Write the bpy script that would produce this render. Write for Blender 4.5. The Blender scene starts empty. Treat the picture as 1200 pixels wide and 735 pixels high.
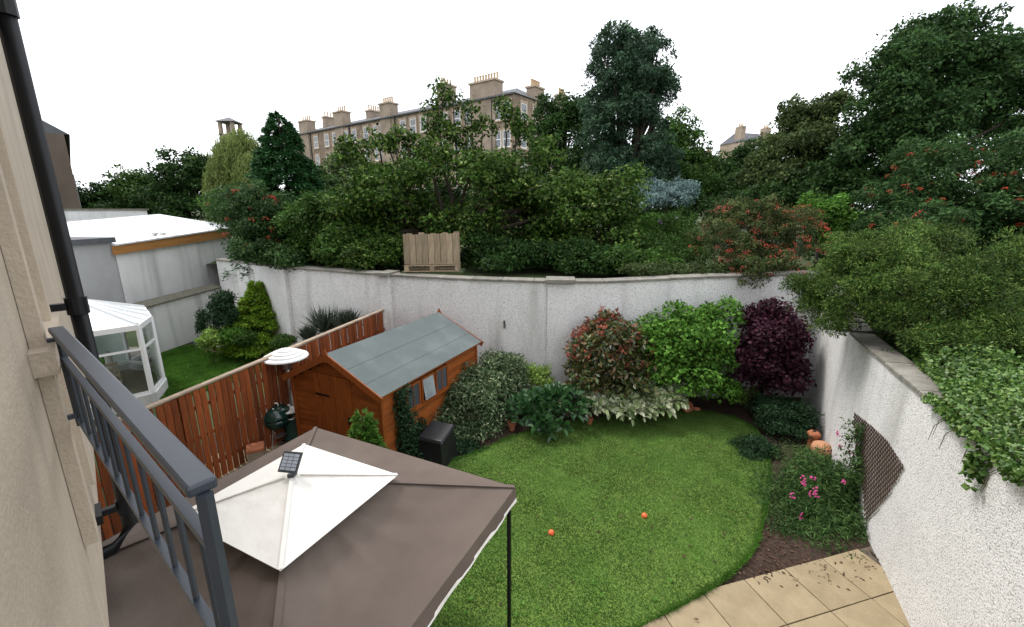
import bpy, math, random
import numpy as np
from mathutils import Vector, Matrix

# ------------------------------------------------------------------ camera, world, sun, exposure
scene = bpy.context.scene
CAMH, FPX, HORIZON = 4.8, 503.0, 245.0          # eye height, focal length and horizon in pixels of a 1200 x 735 picture
TH = math.atan((367.5 - HORIZON) / FPX)
cam_data = bpy.data.cameras.new('camera')
cam = bpy.data.objects.new('camera', cam_data)
scene.collection.objects.link(cam)
cam.location = (0, 0, CAMH)
cam.rotation_euler = (math.pi / 2 - TH, 0, 0)
cam_data.sensor_width = 36
cam_data.lens = FPX / 1200 * 36
cam_data.clip_start = 0.03
cam_data.clip_end = 2000
scene.camera = cam

SUN_EL, SUN_AZ = math.radians(58), math.radians(-60)   # azimuth from +Y towards +X
world = bpy.data.worlds.new('World')
scene.world = world
world.use_nodes = True
nt = world.node_tree
bg = nt.nodes['Background']
sky = nt.nodes.new('ShaderNodeTexSky')
sky.sky_type = 'NISHITA'
sky.sun_disc = False
sky.sun_elevation = SUN_EL
sky.sun_rotation = SUN_AZ
sky.dust_density = 4.0
sky.air_density = 1.0
cl_tc = nt.nodes.new('ShaderNodeTexCoord')
cl_n = nt.nodes.new('ShaderNodeTexNoise')
cl_n.inputs['Scale'].default_value = 2.2
cl_n.inputs['Detail'].default_value = 5
nt.links.new(cl_tc.outputs['Generated'], cl_n.inputs['Vector'])
cl_r = nt.nodes.new('ShaderNodeValToRGB')
cl_r.color_ramp.elements[0].position = 0.3
cl_r.color_ramp.elements[0].color = (8.2, 8.7, 9.4, 1)
cl_r.color_ramp.elements[1].position = 0.7
cl_r.color_ramp.elements[1].color = (11.5, 11.6, 11.8, 1)
nt.links.new(cl_n.outputs['Fac'], cl_r.inputs['Fac'])
mx = nt.nodes.new('ShaderNodeMixRGB')
mx.inputs['Fac'].default_value = 0.86            # cloud cover
nt.links.new(sky.outputs['Color'], mx.inputs['Color1'])
nt.links.new(cl_r.outputs['Color'], mx.inputs['Color2'])
nt.links.new(mx.outputs['Color'], bg.inputs['Color'])
bg.inputs['Strength'].default_value = 0.11

sun_data = bpy.data.lights.new('sun', 'SUN')
sun_data.energy = 1.5
sun_data.angle = math.radians(14)
sun_data.color = (1.0, 0.96, 0.9)
sun = bpy.data.objects.new('sun', sun_data)
scene.collection.objects.link(sun)
sd = Vector((math.sin(SUN_AZ) * math.cos(SUN_EL), math.cos(SUN_AZ) * math.cos(SUN_EL), math.sin(SUN_EL)))
sun.rotation_euler = sd.to_track_quat('Z', 'Y').to_euler()
sun.location = (0, 0, 60)

vs = scene.view_settings
vs.view_transform = 'Standard'
vs.look = 'None'
vs.gamma = 1.0
vs.use_curve_mapping = False
vs.exposure = 0.95
scene.cycles.max_bounces = 6
scene.cycles.transparent_max_bounces = 8

# ------------------------------------------------------------------ helpers
C = scene.collection
rng = random.Random(7)
CT, ST = math.cos(TH), math.sin(TH)

def ray(px, py):
    a, b = (px - 600) / FPX, -(py - 367.5) / FPX
    return Vector((a, CT + b * ST, -ST + b * CT))
def P(px, py, z=None, Y=None):
    v = ray(px, py)
    t = Y / v.y if Y is not None else (z - CAMH) / v.z
    return Vector((0, 0, CAMH)) + v * t
def on_plane(px, py, p, q):
    """pixel ray on the vertical plane through ground points p, q"""
    v = ray(px, py)
    nx, ny = -(q[1] - p[1]), q[0] - p[0]
    t = (nx * p[0] + ny * p[1]) / (nx * v.x + ny * v.y)
    return Vector((0, 0, CAMH)) + v * t
def mpp(p):
    """metres per picture pixel at a point"""
    return (p[1] * CT - (p[2] - CAMH) * ST) / FPX

def tag(o, label=None, cat=None, group=None, kind=None):
    if label: o['label'] = label
    if cat: o['category'] = cat
    if group: o['group'] = group
    if kind: o['kind'] = kind
    return o
def thing(name, label, cat, loc=(0, 0, 0), rotz=0.0, group=None):
    o = bpy.data.objects.new(name, None)
    o.empty_display_size = 0.2
    C.objects.link(o)
    o.location = loc
    o.rotation_euler = (0, 0, rotz)
    return tag(o, label, cat, group)

class MB:
    def __init__(s): s.v = []; s.f = []
    def add(s, vs, fs):
        n = len(s.v)
        s.v += [tuple(v) for v in vs]
        s.f += [tuple(i + n for i in f) for f in fs]
        return s
    def box(s, c, d, R=None):
        pts = []
        for x, y, z in ((-1,-1,-1),(1,-1,-1),(1,1,-1),(-1,1,-1),(-1,-1,1),(1,-1,1),(1,1,1),(-1,1,1)):
            p = Vector((x * d[0] / 2, y * d[1] / 2, z * d[2] / 2))
            if R is not None: p = R @ p
            pts.append(p + Vector(c))
        return s.add(pts, ((0,3,2,1),(4,5,6,7),(0,1,5,4),(1,2,6,5),(2,3,7,6),(3,0,4,7)))
    def hexa(s, p8):
        return s.add(p8, ((0,3,2,1),(4,5,6,7),(0,1,5,4),(1,2,6,5),(2,3,7,6),(3,0,4,7)))
    def bar(s, p0, p1, w, h, up=(0, 0, 1)):
        p0, p1 = Vector(p0), Vector(p1)
        y = (p1 - p0).normalized(); up = Vector(up)
        if abs(y.dot(up)) > 0.98: up = Vector((1, 0, 0))
        x = y.cross(up).normalized(); z = x.cross(y)
        R = Matrix((x, y, z)).transposed()
        return s.box((p0 + p1) / 2, (w, (p1 - p0).length, h), R)
    def tube(s, pts, rad, n=8, cap=True):
        pts = [Vector(p) for p in pts]
        base = len(s.v); k = len(pts); vs = []
        for i, p in enumerate(pts):
            t = (pts[min(i + 1, k - 1)] - pts[max(i - 1, 0)]).normalized()
            a = Vector((0, 0, 1)) if abs(t.z) < 0.9 else Vector((1, 0, 0))
            x = t.cross(a).normalized(); y = t.cross(x)
            r = rad[i] if hasattr(rad, '__len__') else rad
            vs += [p + (x * math.cos(q) + y * math.sin(q)) * r for q in [2 * math.pi * j / n for j in range(n)]]
        fs = [(i*n+j, i*n+(j+1)%n, (i+1)*n+(j+1)%n, (i+1)*n+j) for i in range(k-1) for j in range(n)]
        if cap: fs += [tuple(range(n))[::-1], tuple(range((k-1)*n, k*n))]
        return s.add(vs, fs)
    def lathe(s, prof, n=24, c=(0, 0, 0)):
        vs = [(c[0] + r * math.cos(2*math.pi*j/n), c[1] + r * math.sin(2*math.pi*j/n), c[2] + z) for r, z in prof for j in range(n)]
        k = len(prof)
        fs = [(i*n+j, i*n+(j+1)%n, (i+1)*n+(j+1)%n, (i+1)*n+j) for i in range(k-1) for j in range(n)]
        fs += [tuple(range(n))[::-1], tuple(range((k-1)*n, k*n))]
        return s.add(vs, fs)
    def prism(s, poly, z0, z1):
        n = len(poly)
        vs = [(p[0], p[1], z0) for p in poly] + [(p[0], p[1], z1) for p in poly]
        return s.add(vs, [tuple(range(n))[::-1], tuple(range(n, 2*n))] + [(i, (i+1)%n, n+(i+1)%n, n+i) for i in range(n)])
    def mesh(s, name, m, smooth=False):
        me = bpy.data.meshes.new(name)
        me.from_pydata(s.v, [], s.f)
        me.materials.append(m)
        if smooth: me.polygons.foreach_set('use_smooth', [True] * len(me.polygons))
        me.update()
        return me
    def build(s, name, m, parent=None, smooth=False, world=False, root=None, bevel=0):
        if world and parent is not None:
            r = root or parent
            o0 = r.location
            s.v = [(v[0] - o0[0], v[1] - o0[1], v[2] - o0[2]) for v in s.v]
        return inst(s.mesh(name, m, smooth), name, parent, bevel=bevel)
def inst(me, name, parent=None, loc=(0, 0, 0), rot=(0, 0, 0), scale=(1, 1, 1), bevel=0):
    o = bpy.data.objects.new(name, me)
    C.objects.link(o)
    o.parent = parent
    o.location = loc; o.rotation_euler = rot; o.scale = scale
    if bevel:
        b = o.modifiers.new('bevel', 'BEVEL'); b.width = bevel; b.segments = 2; b.limit_method = 'ANGLE'
    return o

# ------------------------------------------------------------------ materials
MATS = {}
def mat(name, col, rough=0.7, var=0.15, scale=6.0, bump=0.0, bscale=40.0, metal=0.0, spec=0.3, col2=None, stretch=None, island=0.0, speck=None, streak=None):
    m = bpy.data.materials.new(name); m.use_nodes = True
    t = m.node_tree; N = t.nodes; L = t.links
    b = N['Principled BSDF']
    b.inputs['Roughness'].default_value = rough
    b.inputs['Metallic'].default_value = metal
    b.inputs['Specular IOR Level'].default_value = spec
    tc = N.new('ShaderNodeTexCoord'); mp = N.new('ShaderNodeMapping')
    L.new(tc.outputs['Object'], mp.inputs['Vector'])
    if stretch: mp.inputs['Scale'].default_value = stretch
    n1 = N.new('ShaderNodeTexNoise'); n1.inputs['Scale'].default_value = scale; n1.inputs['Detail'].default_value = 6
    n1.inputs['Roughness'].default_value = 0.65
    L.new(mp.outputs['Vector'], n1.inputs['Vector'])
    r = N.new('ShaderNodeValToRGB')
    c2 = col2 or tuple(min(1, c * (1 + var)) for c in col)
    c1 = col if col2 else tuple(c * (1 - var) for c in col)
    r.color_ramp.elements[0].position = 0.32; r.color_ramp.elements[1].position = 0.68
    r.color_ramp.elements[0].color = (*c1, 1); r.color_ramp.elements[1].color = (*c2, 1)
    L.new(n1.outputs['Fac'], r.inputs['Fac'])
    out = r.outputs['Color']
    if island:
        g = N.new('ShaderNodeObjectInfo'); mr = N.new('ShaderNodeMapRange')
        mr.inputs['To Min'].default_value = 1 - island; mr.inputs['To Max'].default_value = 1 + island
        L.new(g.outputs['Random'], mr.inputs['Value'])
        mm = N.new('ShaderNodeMixRGB'); mm.blend_type = 'MULTIPLY'; mm.inputs['Fac'].default_value = 1
        L.new(out, mm.inputs['Color1']); L.new(mr.outputs['Result'], mm.inputs['Color2'])
        out = mm.outputs['Color']
    if streak:                                     # rain-washed dirt: vertical streaks with a shape of their own
        sc, lo, hi, dcol, fac = streak
        mp2 = N.new('ShaderNodeMapping'); mp2.inputs['Scale'].default_value = sc
        L.new(tc.outputs['Object'], mp2.inputs['Vector'])
        n3 = N.new('ShaderNodeTexNoise'); n3.inputs['Scale'].default_value = 1.0; n3.inputs['Detail'].default_value = 5
        L.new(mp2.outputs['Vector'], n3.inputs['Vector'])
        r3 = N.new('ShaderNodeMapRange'); r3.inputs['From Min'].default_value = lo; r3.inputs['From Max'].default_value = hi
        r3.inputs['To Max'].default_value = fac
        L.new(n3.outputs['Fac'], r3.inputs['Value'])
        mm = N.new('ShaderNodeMixRGB'); L.new(r3.outputs['Result'], mm.inputs['Fac'])
        L.new(out, mm.inputs['Color1']); mm.inputs['Color2'].default_value = (*dcol, 1)
        out = mm.outputs['Color']
    if speck:                                      # small stones in the render coat
        sc, thr, scol = speck
        vo = N.new('ShaderNodeTexVoronoi'); vo.inputs['Scale'].default_value = sc
        L.new(tc.outputs['Object'], vo.inputs['Vector'])
        sp = N.new('ShaderNodeSeparateColor'); L.new(vo.outputs['Color'], sp.inputs['Color'])
        gt = N.new('ShaderNodeMath'); gt.operation = 'GREATER_THAN'; gt.inputs[1].default_value = thr
        L.new(sp.outputs['Red'], gt.inputs[0])
        mm = N.new('ShaderNodeMixRGB'); L.new(gt.outputs[0], mm.inputs['Fac'])
        L.new(out, mm.inputs['Color1']); mm.inputs['Color2'].default_value = (*scol, 1)
        out = mm.outputs['Color']
    L.new(out, b.inputs['Base Color'])
    if bump:
        n2 = N.new('ShaderNodeTexNoise'); n2.inputs['Scale'].default_value = bscale; n2.inputs['Detail'].default_value = 4
        L.new(mp.outputs['Vector'], n2.inputs['Vector'])
        bp = N.new('ShaderNodeBump'); bp.inputs['Strength'].default_value = min(1, bump); bp.inputs['Distance'].default_value = 0.02
        L.new(n2.outputs['Fac'], bp.inputs['Height']); L.new(bp.outputs['Normal'], b.inputs['Normal'])
    MATS[name] = m
    return m

def leaf_mat(name, cols, rough=0.6, trans=0.3, spec=0.12):
    """cols: list of colours spread over the leaves at random"""
    m = bpy.data.materials.new(name); m.use_nodes = True
    t = m.node_tree; N = t.nodes; L = t.links
    b = N['Principled BSDF']; b.inputs['Roughness'].default_value = rough; b.inputs['Specular IOR Level'].default_value = spec
    g = N.new('ShaderNodeNewGeometry'); r = N.new('ShaderNodeValToRGB')
    e = r.color_ramp.elements
    for i, c in enumerate(cols):
        pos = i / max(1, len(cols) - 1)
        el = e[i] if i < 2 else e.new(pos)
        el.position = pos; el.color = (*c, 1)
    L.new(g.outputs['Random Per Island'], r.inputs['Fac'])
    tc = N.new('ShaderNodeTexCoord'); n1 = N.new('ShaderNodeTexNoise'); n1.inputs['Scale'].default_value = 0.9; n1.inputs['Detail'].default_value = 3
    L.new(tc.outputs['Object'], n1.inputs['Vector'])
    mr = N.new('ShaderNodeMapRange'); mr.inputs['From Min'].default_value = 0.3; mr.inputs['From Max'].default_value = 0.7
    mr.inputs['To Min'].default_value = 0.72; mr.inputs['To Max'].default_value = 1.25
    L.new(n1.outputs['Fac'], mr.inputs['Value'])
    at = N.new('ShaderNodeAttribute'); at.attribute_name = 'tint'
    tm = N.new('ShaderNodeMath'); tm.operation = 'MULTIPLY'
    L.new(mr.outputs['Result'], tm.inputs[0]); L.new(at.outputs['Fac'], tm.inputs[1])
    mm = N.new('ShaderNodeMixRGB'); mm.blend_type = 'MULTIPLY'; mm.inputs['Fac'].default_value = 1
    L.new(r.outputs['Color'], mm.inputs['Color1']); L.new(tm.outputs[0], mm.inputs['Color2'])
    L.new(mm.outputs['Color'], b.inputs['Base Color'])
    if trans:
        tr = N.new('ShaderNodeBsdfTranslucent'); ms = N.new('ShaderNodeMixShader'); ms.inputs['Fac'].default_value = trans
        L.new(mm.outputs['Color'], tr.inputs['Color'])
        L.new(b.outputs['BSDF'], ms.inputs[1]); L.new(tr.outputs['BSDF'], ms.inputs[2])
        L.new(ms.outputs['Shader'], N['Material Output'].inputs['Surface'])
    return m

def glass_mat(name, tint=(0.8, 0.87, 0.85), clear=0.6):
    m = bpy.data.materials.new(name); m.use_nodes = True
    t = m.node_tree; N = t.nodes; L = t.links
    gl = N.new('ShaderNodeBsdfGlossy'); gl.inputs['Roughness'].default_value = 0.02
    tr = N.new('ShaderNodeBsdfTransparent'); tr.inputs['Color'].default_value = (*tint, 1)
    fr = N.new('ShaderNodeFresnel'); fr.inputs['IOR'].default_value = 1.5
    ms = N.new('ShaderNodeMixShader')
    L.new(fr.outputs['Fac'], ms.inputs['Fac']); L.new(tr.outputs['BSDF'], ms.inputs[1]); L.new(gl.outputs['BSDF'], ms.inputs[2])
    L.new(ms.outputs['Shader'], N['Material Output'].inputs['Surface'])
    return m

M_white = mat('white_roughcast', (0.75, 0.74, 0.735), 0.9, 0.07, 1.5, 1.0, 55, speck=(95, 0.86, (0.38, 0.37, 0.36)), streak=((1.6, 1.6, 0.22), 0.55, 0.78, (0.26, 0.26, 0.23), 0.6))
M_whiter = mat('white_render', (0.66, 0.66, 0.65), 0.9, 0.06, 1.2, 0.5, 60, streak=((2.2, 2.2, 0.2), 0.5, 0.72, (0.24, 0.25, 0.22), 0.6))
M_greyed_r = mat('white_render_greyed', (0.36, 0.36, 0.36), 0.9, 0.1, 1.2, 0.5, 50)  # white render darkened in colour for shade and exposure
M_cope = mat('coping_concrete', (0.195, 0.185, 0.16), 0.9, 0.25, 5, 0.6, 60, island=0.16)
M_mosscope = mat('mossy_coping', (0.14, 0.135, 0.105), 0.95, 0.3, 9, 0.8, 40)
M_cream = mat('cream_paint', (0.44, 0.37, 0.29), 0.8, 0.12, 2, 0.3, 60, streak=((3, 3, .3), .5, .75, (.27, .23, .18), .6))
M_pipe = mat('black_pipe', (0.006, 0.0065, 0.008), 0.4, 0.2, 8)
M_rail = mat('grey_rail_paint', (0.030, 0.037, 0.050), 0.42, 0.15, 12, spec=0.5)
M_fence = mat('stained_fence_board', (0.205, 0.052, 0.013), 0.75, 0.35, 3, 0.5, 30, stretch=(6, 6, 1), island=0.36)
M_fcap = mat('weathered_rail', (0.30, 0.235, 0.175), 0.85, 0.25, 5, 0.4, 30)
M_shed = mat('orange_stained_timber', (0.25, 0.066, 0.011), 0.6, 0.25, 3, 0.35, 25, stretch=(1, 1, 6), island=0.2)
M_shedv = mat('orange_stained_door', (0.24, 0.062, 0.010), 0.6, 0.25, 3, 0.35, 25, stretch=(6, 6, 1), island=0.1)
M_felt = mat('grey_green_felt', (0.115, 0.136, 0.136), 0.92, 0.10, 1.4, 0.5, 90, streak=((1.5, 1.5, 1.5), 0.5, 0.78, (0.20, 0.225, 0.215), 0.5))
M_dark = mat('dark_interior', (0.012, 0.012, 0.012), 0.8)
M_brown = mat('taupe_canvas', (0.118, 0.090, 0.074), 0.85, 0.10, 1.6, 1.0, 3.5, streak=((1.1, 1.1, 1.1), 0.52, 0.78, (0.20, 0.165, 0.14), 0.5))
M_offw = mat('cream_canvas', (0.74, 0.71, 0.66), 0.8, 0.05, 1.2, 0.7, 6, streak=((1.6, 1.6, 1.6), 0.55, 0.8, (0.48, 0.45, 0.40), 0.5))
M_metal = mat('brushed_steel', (0.42, 0.40, 0.38), 0.35, 0.1, 10, metal=0.8)
M_whitem = mat('white_enamel', (0.78, 0.78, 0.77), 0.45, 0.05, 3)
M_greenb = mat('green_enamel', (0.008, 0.035, 0.028), 0.18, 0.2, 5, spec=0.6)
M_heatg = mat('dark_green_paint', (0.02, 0.06, 0.045), 0.5, 0.2, 6)
M_terra = mat('terracotta', (0.36, 0.13, 0.065), 0.85, 0.25, 9, 0.3, 40)
M_terral = mat('pale_terracotta', (0.50, 0.25, 0.14), 0.85, 0.2, 9, 0.3, 40)
M_soil = mat('bark_soil', (0.020, 0.013, 0.010), 0.95, 0.5, 18, 1.0, 60, col2=(0.075, 0.045, 0.032))
M_slab = mat('sandstone_slab', (0.225, 0.175, 0.105), 0.85, 0.18, 3, 0.4, 40, island=0.14, col2=(0.30, 0.24, 0.15))
M_joint = mat('patio_joint', (0.12, 0.10, 0.075), 0.95, 0.3, 12, 0.6, 60)
M_lawn = mat('lawn_turf', (0.075, 0.150, 0.020), 0.95, 0.2, 1.6, 0.5, 90, col2=(0.125, 0.19, 0.035))
M_earth = mat('rough_ground', (0.035, 0.055, 0.018), 0.95, 0.4, 0.6, 0.6, 8, col2=(0.07, 0.085, 0.035))
M_bark = mat('bark', (0.045, 0.035, 0.026), 0.95, 0.4, 8, 0.8, 20, stretch=(3, 3, 0.7))
M_stem = mat('green_brown_stem', (0.05, 0.045, 0.02), 0.9, 0.3, 10)
M_pallet = mat('weathered_pallet_wood', (0.30, 0.235, 0.16), 0.9, 0.3, 4, 0.4, 25, stretch=(5, 5, 0.8), island=0.2)
M_stone = mat('brown_sandstone', (0.25, 0.190, 0.140), 0.95, 0.3, 0.35, 0.6, 5, island=0.0, speck=(1.9, 0.68, (0.19, 0.14, 0.105)))
M_stone2 = mat('buff_sandstone', (0.27, 0.215, 0.165), 0.95, 0.25, 0.5, 0.5, 6)
M_margin = mat('dressed_stone', (0.36, 0.28, 0.21), 0.95, 0.15, 1)
M_slate = mat('slate', (0.085, 0.088, 0.098), 0.75, 0.25, 2, 0.5, 20)
M_sash = mat('white_sash', (0.72, 0.72, 0.70), 0.6, 0.04)
M_pane = mat('window_glass', (0.06, 0.07, 0.085), 0.12, 0.3, 0.4, spec=0.9)
M_pot = mat('chimney_pot_clay', (0.46, 0.33, 0.20), 0.9, 0.2, 4)
M_fascia = mat('varnished_fascia', (0.33, 0.155, 0.045), 0.6, 0.25, 3, 0.3, 20, stretch=(0.6, 0.6, 8))
M_roofw = mat('white_roof_membrane', (0.52, 0.53, 0.54), 0.7, 0.12, 1.5)
M_upvc = mat('white_upvc', (0.80, 0.80, 0.80), 0.35, 0.02)
M_cushion = mat('sofa_cloth', (0.40, 0.38, 0.33), 0.9, 0.1, 6)
M_cushg = mat('green_cushion', (0.10, 0.20, 0.05), 0.9, 0.1, 6)
M_tile = mat('floor_tile', (0.28, 0.23, 0.18), 0.6, 0.1, 4)
M_black = mat('black_plastic', (0.012, 0.012, 0.013), 0.4, 0.2, 6, spec=0.5)
M_solar = mat('solar_cell', (0.33, 0.36, 0.41), 0.25, 0.2, 8, spec=0.8)  # reflected sky put into the cell colour as a paler tone
M_panel = mat('solar_frame', (0.05, 0.055, 0.06), 0.4, 0.2, 8)
M_trell = mat('trellis_slat', (0.085, 0.055, 0.040), 0.85, 0.3, 8)
M_berry = mat('red_berry', (0.36, 0.035, 0.014), 0.4, 0.3, 3)
M_apple = mat('green_apple', (0.22, 0.26, 0.06), 0.45, 0.25, 3)
M_pink = mat('pink_petal', (0.60, 0.08, 0.27), 0.7, 0.2, 4)
M_mauve = mat('mauve_petal', (0.32, 0.22, 0.45), 0.7, 0.2, 4)
M_creamf = mat('cream_petal', (0.62, 0.58, 0.36), 0.7, 0.15, 4)
M_ball = mat('orange_ball', (0.75, 0.14, 0.05), 0.35, 0.1, 4)
M_blue = mat('blue_glaze', (0.02, 0.05, 0.20), 0.3, 0.2, 5)
M_glass = glass_mat('clear_glass')

LM = {
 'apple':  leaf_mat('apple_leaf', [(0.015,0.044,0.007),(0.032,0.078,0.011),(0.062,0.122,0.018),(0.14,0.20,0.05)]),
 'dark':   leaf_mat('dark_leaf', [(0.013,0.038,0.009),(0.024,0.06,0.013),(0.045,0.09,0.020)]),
 'mid':    leaf_mat('mid_leaf', [(0.022,0.062,0.010),(0.042,0.095,0.016),(0.075,0.14,0.028)]),
 'olive':  leaf_mat('olive_leaf', [(0.035,0.06,0.018),(0.06,0.09,0.026),(0.09,0.12,0.045)]),
 'bright': leaf_mat('bright_leaf', [(0.045,0.12,0.015),(0.08,0.19,0.025),(0.14,0.28,0.05)]),
 'lime':   leaf_mat('lime_leaf', [(0.12,0.22,0.03),(0.20,0.32,0.06),(0.30,0.40,0.12)]),
 'willow': leaf_mat('willow_leaf', [(0.10,0.145,0.035),(0.15,0.20,0.055),(0.21,0.25,0.085)]),
 'conif':  leaf_mat('conifer_needle', [(0.016,0.055,0.018),(0.03,0.092,0.028),(0.052,0.14,0.045)], 0.6, 0.12),
 'gold':   leaf_mat('golden_conifer', [(0.09,0.20,0.014),(0.18,0.33,0.03),(0.34,0.47,0.06)], 0.6, 0.2),
 'euca':   leaf_mat('bluegreen_leaf', [(0.020,0.050,0.024),(0.038,0.080,0.042),(0.085,0.14,0.085)]),
 'blue':   leaf_mat('bluegrey_leaf', [(0.08,0.135,0.13),(0.14,0.21,0.205),(0.21,0.29,0.28)]),
 'rowan':  leaf_mat('rowan_leaf', [(0.018,0.05,0.016),(0.036,0.08,0.022),(0.065,0.12,0.036)]),
 'purple': leaf_mat('purple_leaf', [(0.022,0.007,0.014),(0.044,0.013,0.024),(0.085,0.028,0.044)], 0.5, 0.15),
 'photin': leaf_mat('green_shrub_leaf', [(0.022,0.045,0.010),(0.05,0.08,0.02),(0.085,0.105,0.03),(0.17,0.09,0.04)], 0.35, 0.2, 0.5),
 'red':    leaf_mat('young_red_leaf', [(0.16,0.035,0.022),(0.28,0.07,0.045),(0.36,0.14,0.09)], 0.4),
 'varieg': leaf_mat('variegated_leaf', [(0.035,0.075,0.03),(0.07,0.12,0.05),(0.12,0.17,0.085),(0.34,0.38,0.22)]),
 'hosta':  leaf_mat('white_edged_leaf', [(0.08,0.15,0.04),(0.30,0.37,0.17),(0.50,0.54,0.36),(0.64,0.65,0.50)]),
 'laurel': leaf_mat('glossy_big_leaf', [(0.02,0.06,0.02),(0.035,0.10,0.03),(0.06,0.14,0.045)], 0.3, 0.15, 0.5),
 'box':    leaf_mat('small_dark_leaf', [(0.012,0.034,0.014),(0.022,0.055,0.022),(0.04,0.08,0.035)], 0.5, 0.15),
 'ivy':    leaf_mat('ivy_leaf', [(0.03,0.08,0.012),(0.075,0.155,0.027),(0.17,0.26,0.06)], 0.4, 0.2, 0.4),
 'junip':  leaf_mat('juniper_spray', [(0.018,0.05,0.010),(0.042,0.092,0.018),(0.085,0.145,0.030),(0.15,0.20,0.045)], 0.6, 0.12),
 'pea':    leaf_mat('sweet_pea_leaf', [(0.028,0.07,0.018),(0.055,0.115,0.03),(0.10,0.17,0.055)]),
 'heather':leaf_mat('dark_spiky_leaf', [(0.03,0.05,0.032),(0.06,0.085,0.06),(0.11,0.13,0.095)]),
 'grass':  leaf_mat('grass_blade', [(0.058,0.142,0.024),(0.080,0.17,0.032),(0.108,0.195,0.044),(0.17,0.23,0.08)], 0.7, 0.25),
 'grassd': leaf_mat('darker_grass_blade', [(0.045,0.13,0.015),(0.065,0.165,0.02),(0.09,0.195,0.03)], 0.7, 0.25),
 'cotone': leaf_mat('cotoneaster_leaf', [(0.025,0.055,0.014),(0.045,0.08,0.022),(0.08,0.11,0.035),(0.13,0.09,0.04)]),
 'litter': leaf_mat('dead_leaf', [(0.03,0.02,0.014),(0.08,0.045,0.03),(0.16,0.10,0.07)]),
}

# ------------------------------------------------------------------ foliage
def unit(a): return a / np.maximum(np.linalg.norm(a, axis=-1, keepdims=True), 1e-9)
def leaf_mesh(name, m, pos, axis, nrm, l, w, fold=0.18, tint=None):
    n = len(pos); l = np.broadcast_to(l, n)[:, None]; w = np.broadcast_to(w, n)[:, None]
    axis = unit(axis); side = unit(np.cross(axis, nrm)); nn = np.cross(side, axis)
    v = np.empty((n, 4, 3), np.float32)
    v[:, 0] = pos; v[:, 2] = pos + axis * l
    v[:, 1] = pos + axis * l * 0.45 + side * w * 0.5 + nn * w * fold
    v[:, 3] = pos + axis * l * 0.45 - side * w * 0.5 + nn * w * fold
    return raw_mesh(name, m, v.reshape(-1, 3), 4, tint)
def raw_mesh(name, m, v, k, tint=None):
    n = len(v) // k
    me = bpy.data.meshes.new(name)
    me.vertices.add(len(v)); me.vertices.foreach_set('co', np.ascontiguousarray(v, np.float32).ravel())
    me.loops.add(len(v)); me.loops.foreach_set('vertex_index', np.arange(len(v), dtype=np.int32))
    me.polygons.add(n)
    me.polygons.foreach_set('loop_start', np.arange(0, len(v), k, dtype=np.int32))
    me.polygons.foreach_set('loop_total', np.full(n, k, np.int32))
    me.materials.append(m)
    at = me.attributes.new('tint', 'FLOAT', 'FACE')      # brightness multiplier per face
    at.data.foreach_set('value', np.ones(n, np.float32) if tint is None else np.asarray(tint, np.float32))
    me.update(calc_edges=True)
    return me
def crown_points(blobs, n, r, clump, sig, inner=0.12, rough=0.22, low=-0.75):
    """points in clumps over uneven ellipsoids; returns positions and outward directions"""
    bl = np.array([b[:6] for b in blobs], float)
    wt = np.array([(b[6] if len(b) > 6 else 1.0) * (b[3]*b[4] + b[3]*b[5] + b[4]*b[5]) for b in blobs]); wt /= wt.sum()
    nc = max(1, n // clump)
    bi = r.choice(len(bl), nc, p=wt)
    d = unit(r.normal(size=(nc, 3)))
    d[:, 2] = np.where(d[:, 2] < low, -d[:, 2], d[:, 2])
    rad = 1 - np.abs(r.normal(0, rough, nc)) + 0.10 * r.random(nc)
    spr = r.random(nc) < 0.06
    rad[spr] += 0.12 * r.random(spr.sum())
    inn = r.random(nc) < inner
    rad[inn] *= r.random(inn.sum())
    cc = bl[bi, :3] + d * bl[bi, 3:6] * rad[:, None]
    ci = np.repeat(np.arange(nc), clump)[:n]
    s = sig * (0.6 + 0.8 * r.random(nc))
    k = len(ci)
    e = unit(r.normal(size=(k, 3)) + np.array([0, 0, 0.35]) + d[ci] * 0.45)       # leaves sit on the outside of each shoot cluster
    pos = cc[ci] + e * (s[ci] * (0.55 + 0.75 * np.sqrt(r.random(k))))[:, None] * np.array([1.1, 1.1, 0.8])
    TINT['v'] = np.clip(r.normal(1.0, 0.24, nc), 0.5, 1.7)[ci]
    return pos, unit(d[ci] * 0.5 + e)
TINT = {}
def foliage(parent, name, m, blobs, n, l, wr=0.55, seed=1, clump=22, sig=None, droop=0.25, out=0.7, inner=0.12, rough=0.2, fold=0.18, low=-0.75):
    r = np.random.default_rng(seed)
    avg = np.mean(sorted([(b[3] + b[4] + b[5]) / 3 for b in blobs])[-max(1, len(blobs) // 9):])
    pos, d = crown_points(blobs, n, r, clump, sig or max(l * 1.6, avg * 0.17), inner, rough, low)
    k = len(pos)
    nrm = unit(d * out + np.array([0, 0, 0.35]) + r.normal(size=(k, 3)) * 0.55)
    ax = unit(r.normal(size=(k, 3)) + d * 0.6 - np.array([0, 0, droop]))
    ax = unit(ax - nrm * (ax * nrm).sum(1, keepdims=True) * 0.7)
    ll = l * (0.45 + 1.0 * r.random(k))
    o = np.array(parent.location)
    return inst(leaf_mesh(name, m, pos - o, ax, nrm, ll, ll * wr, fold, TINT['v']), name, parent)
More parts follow.
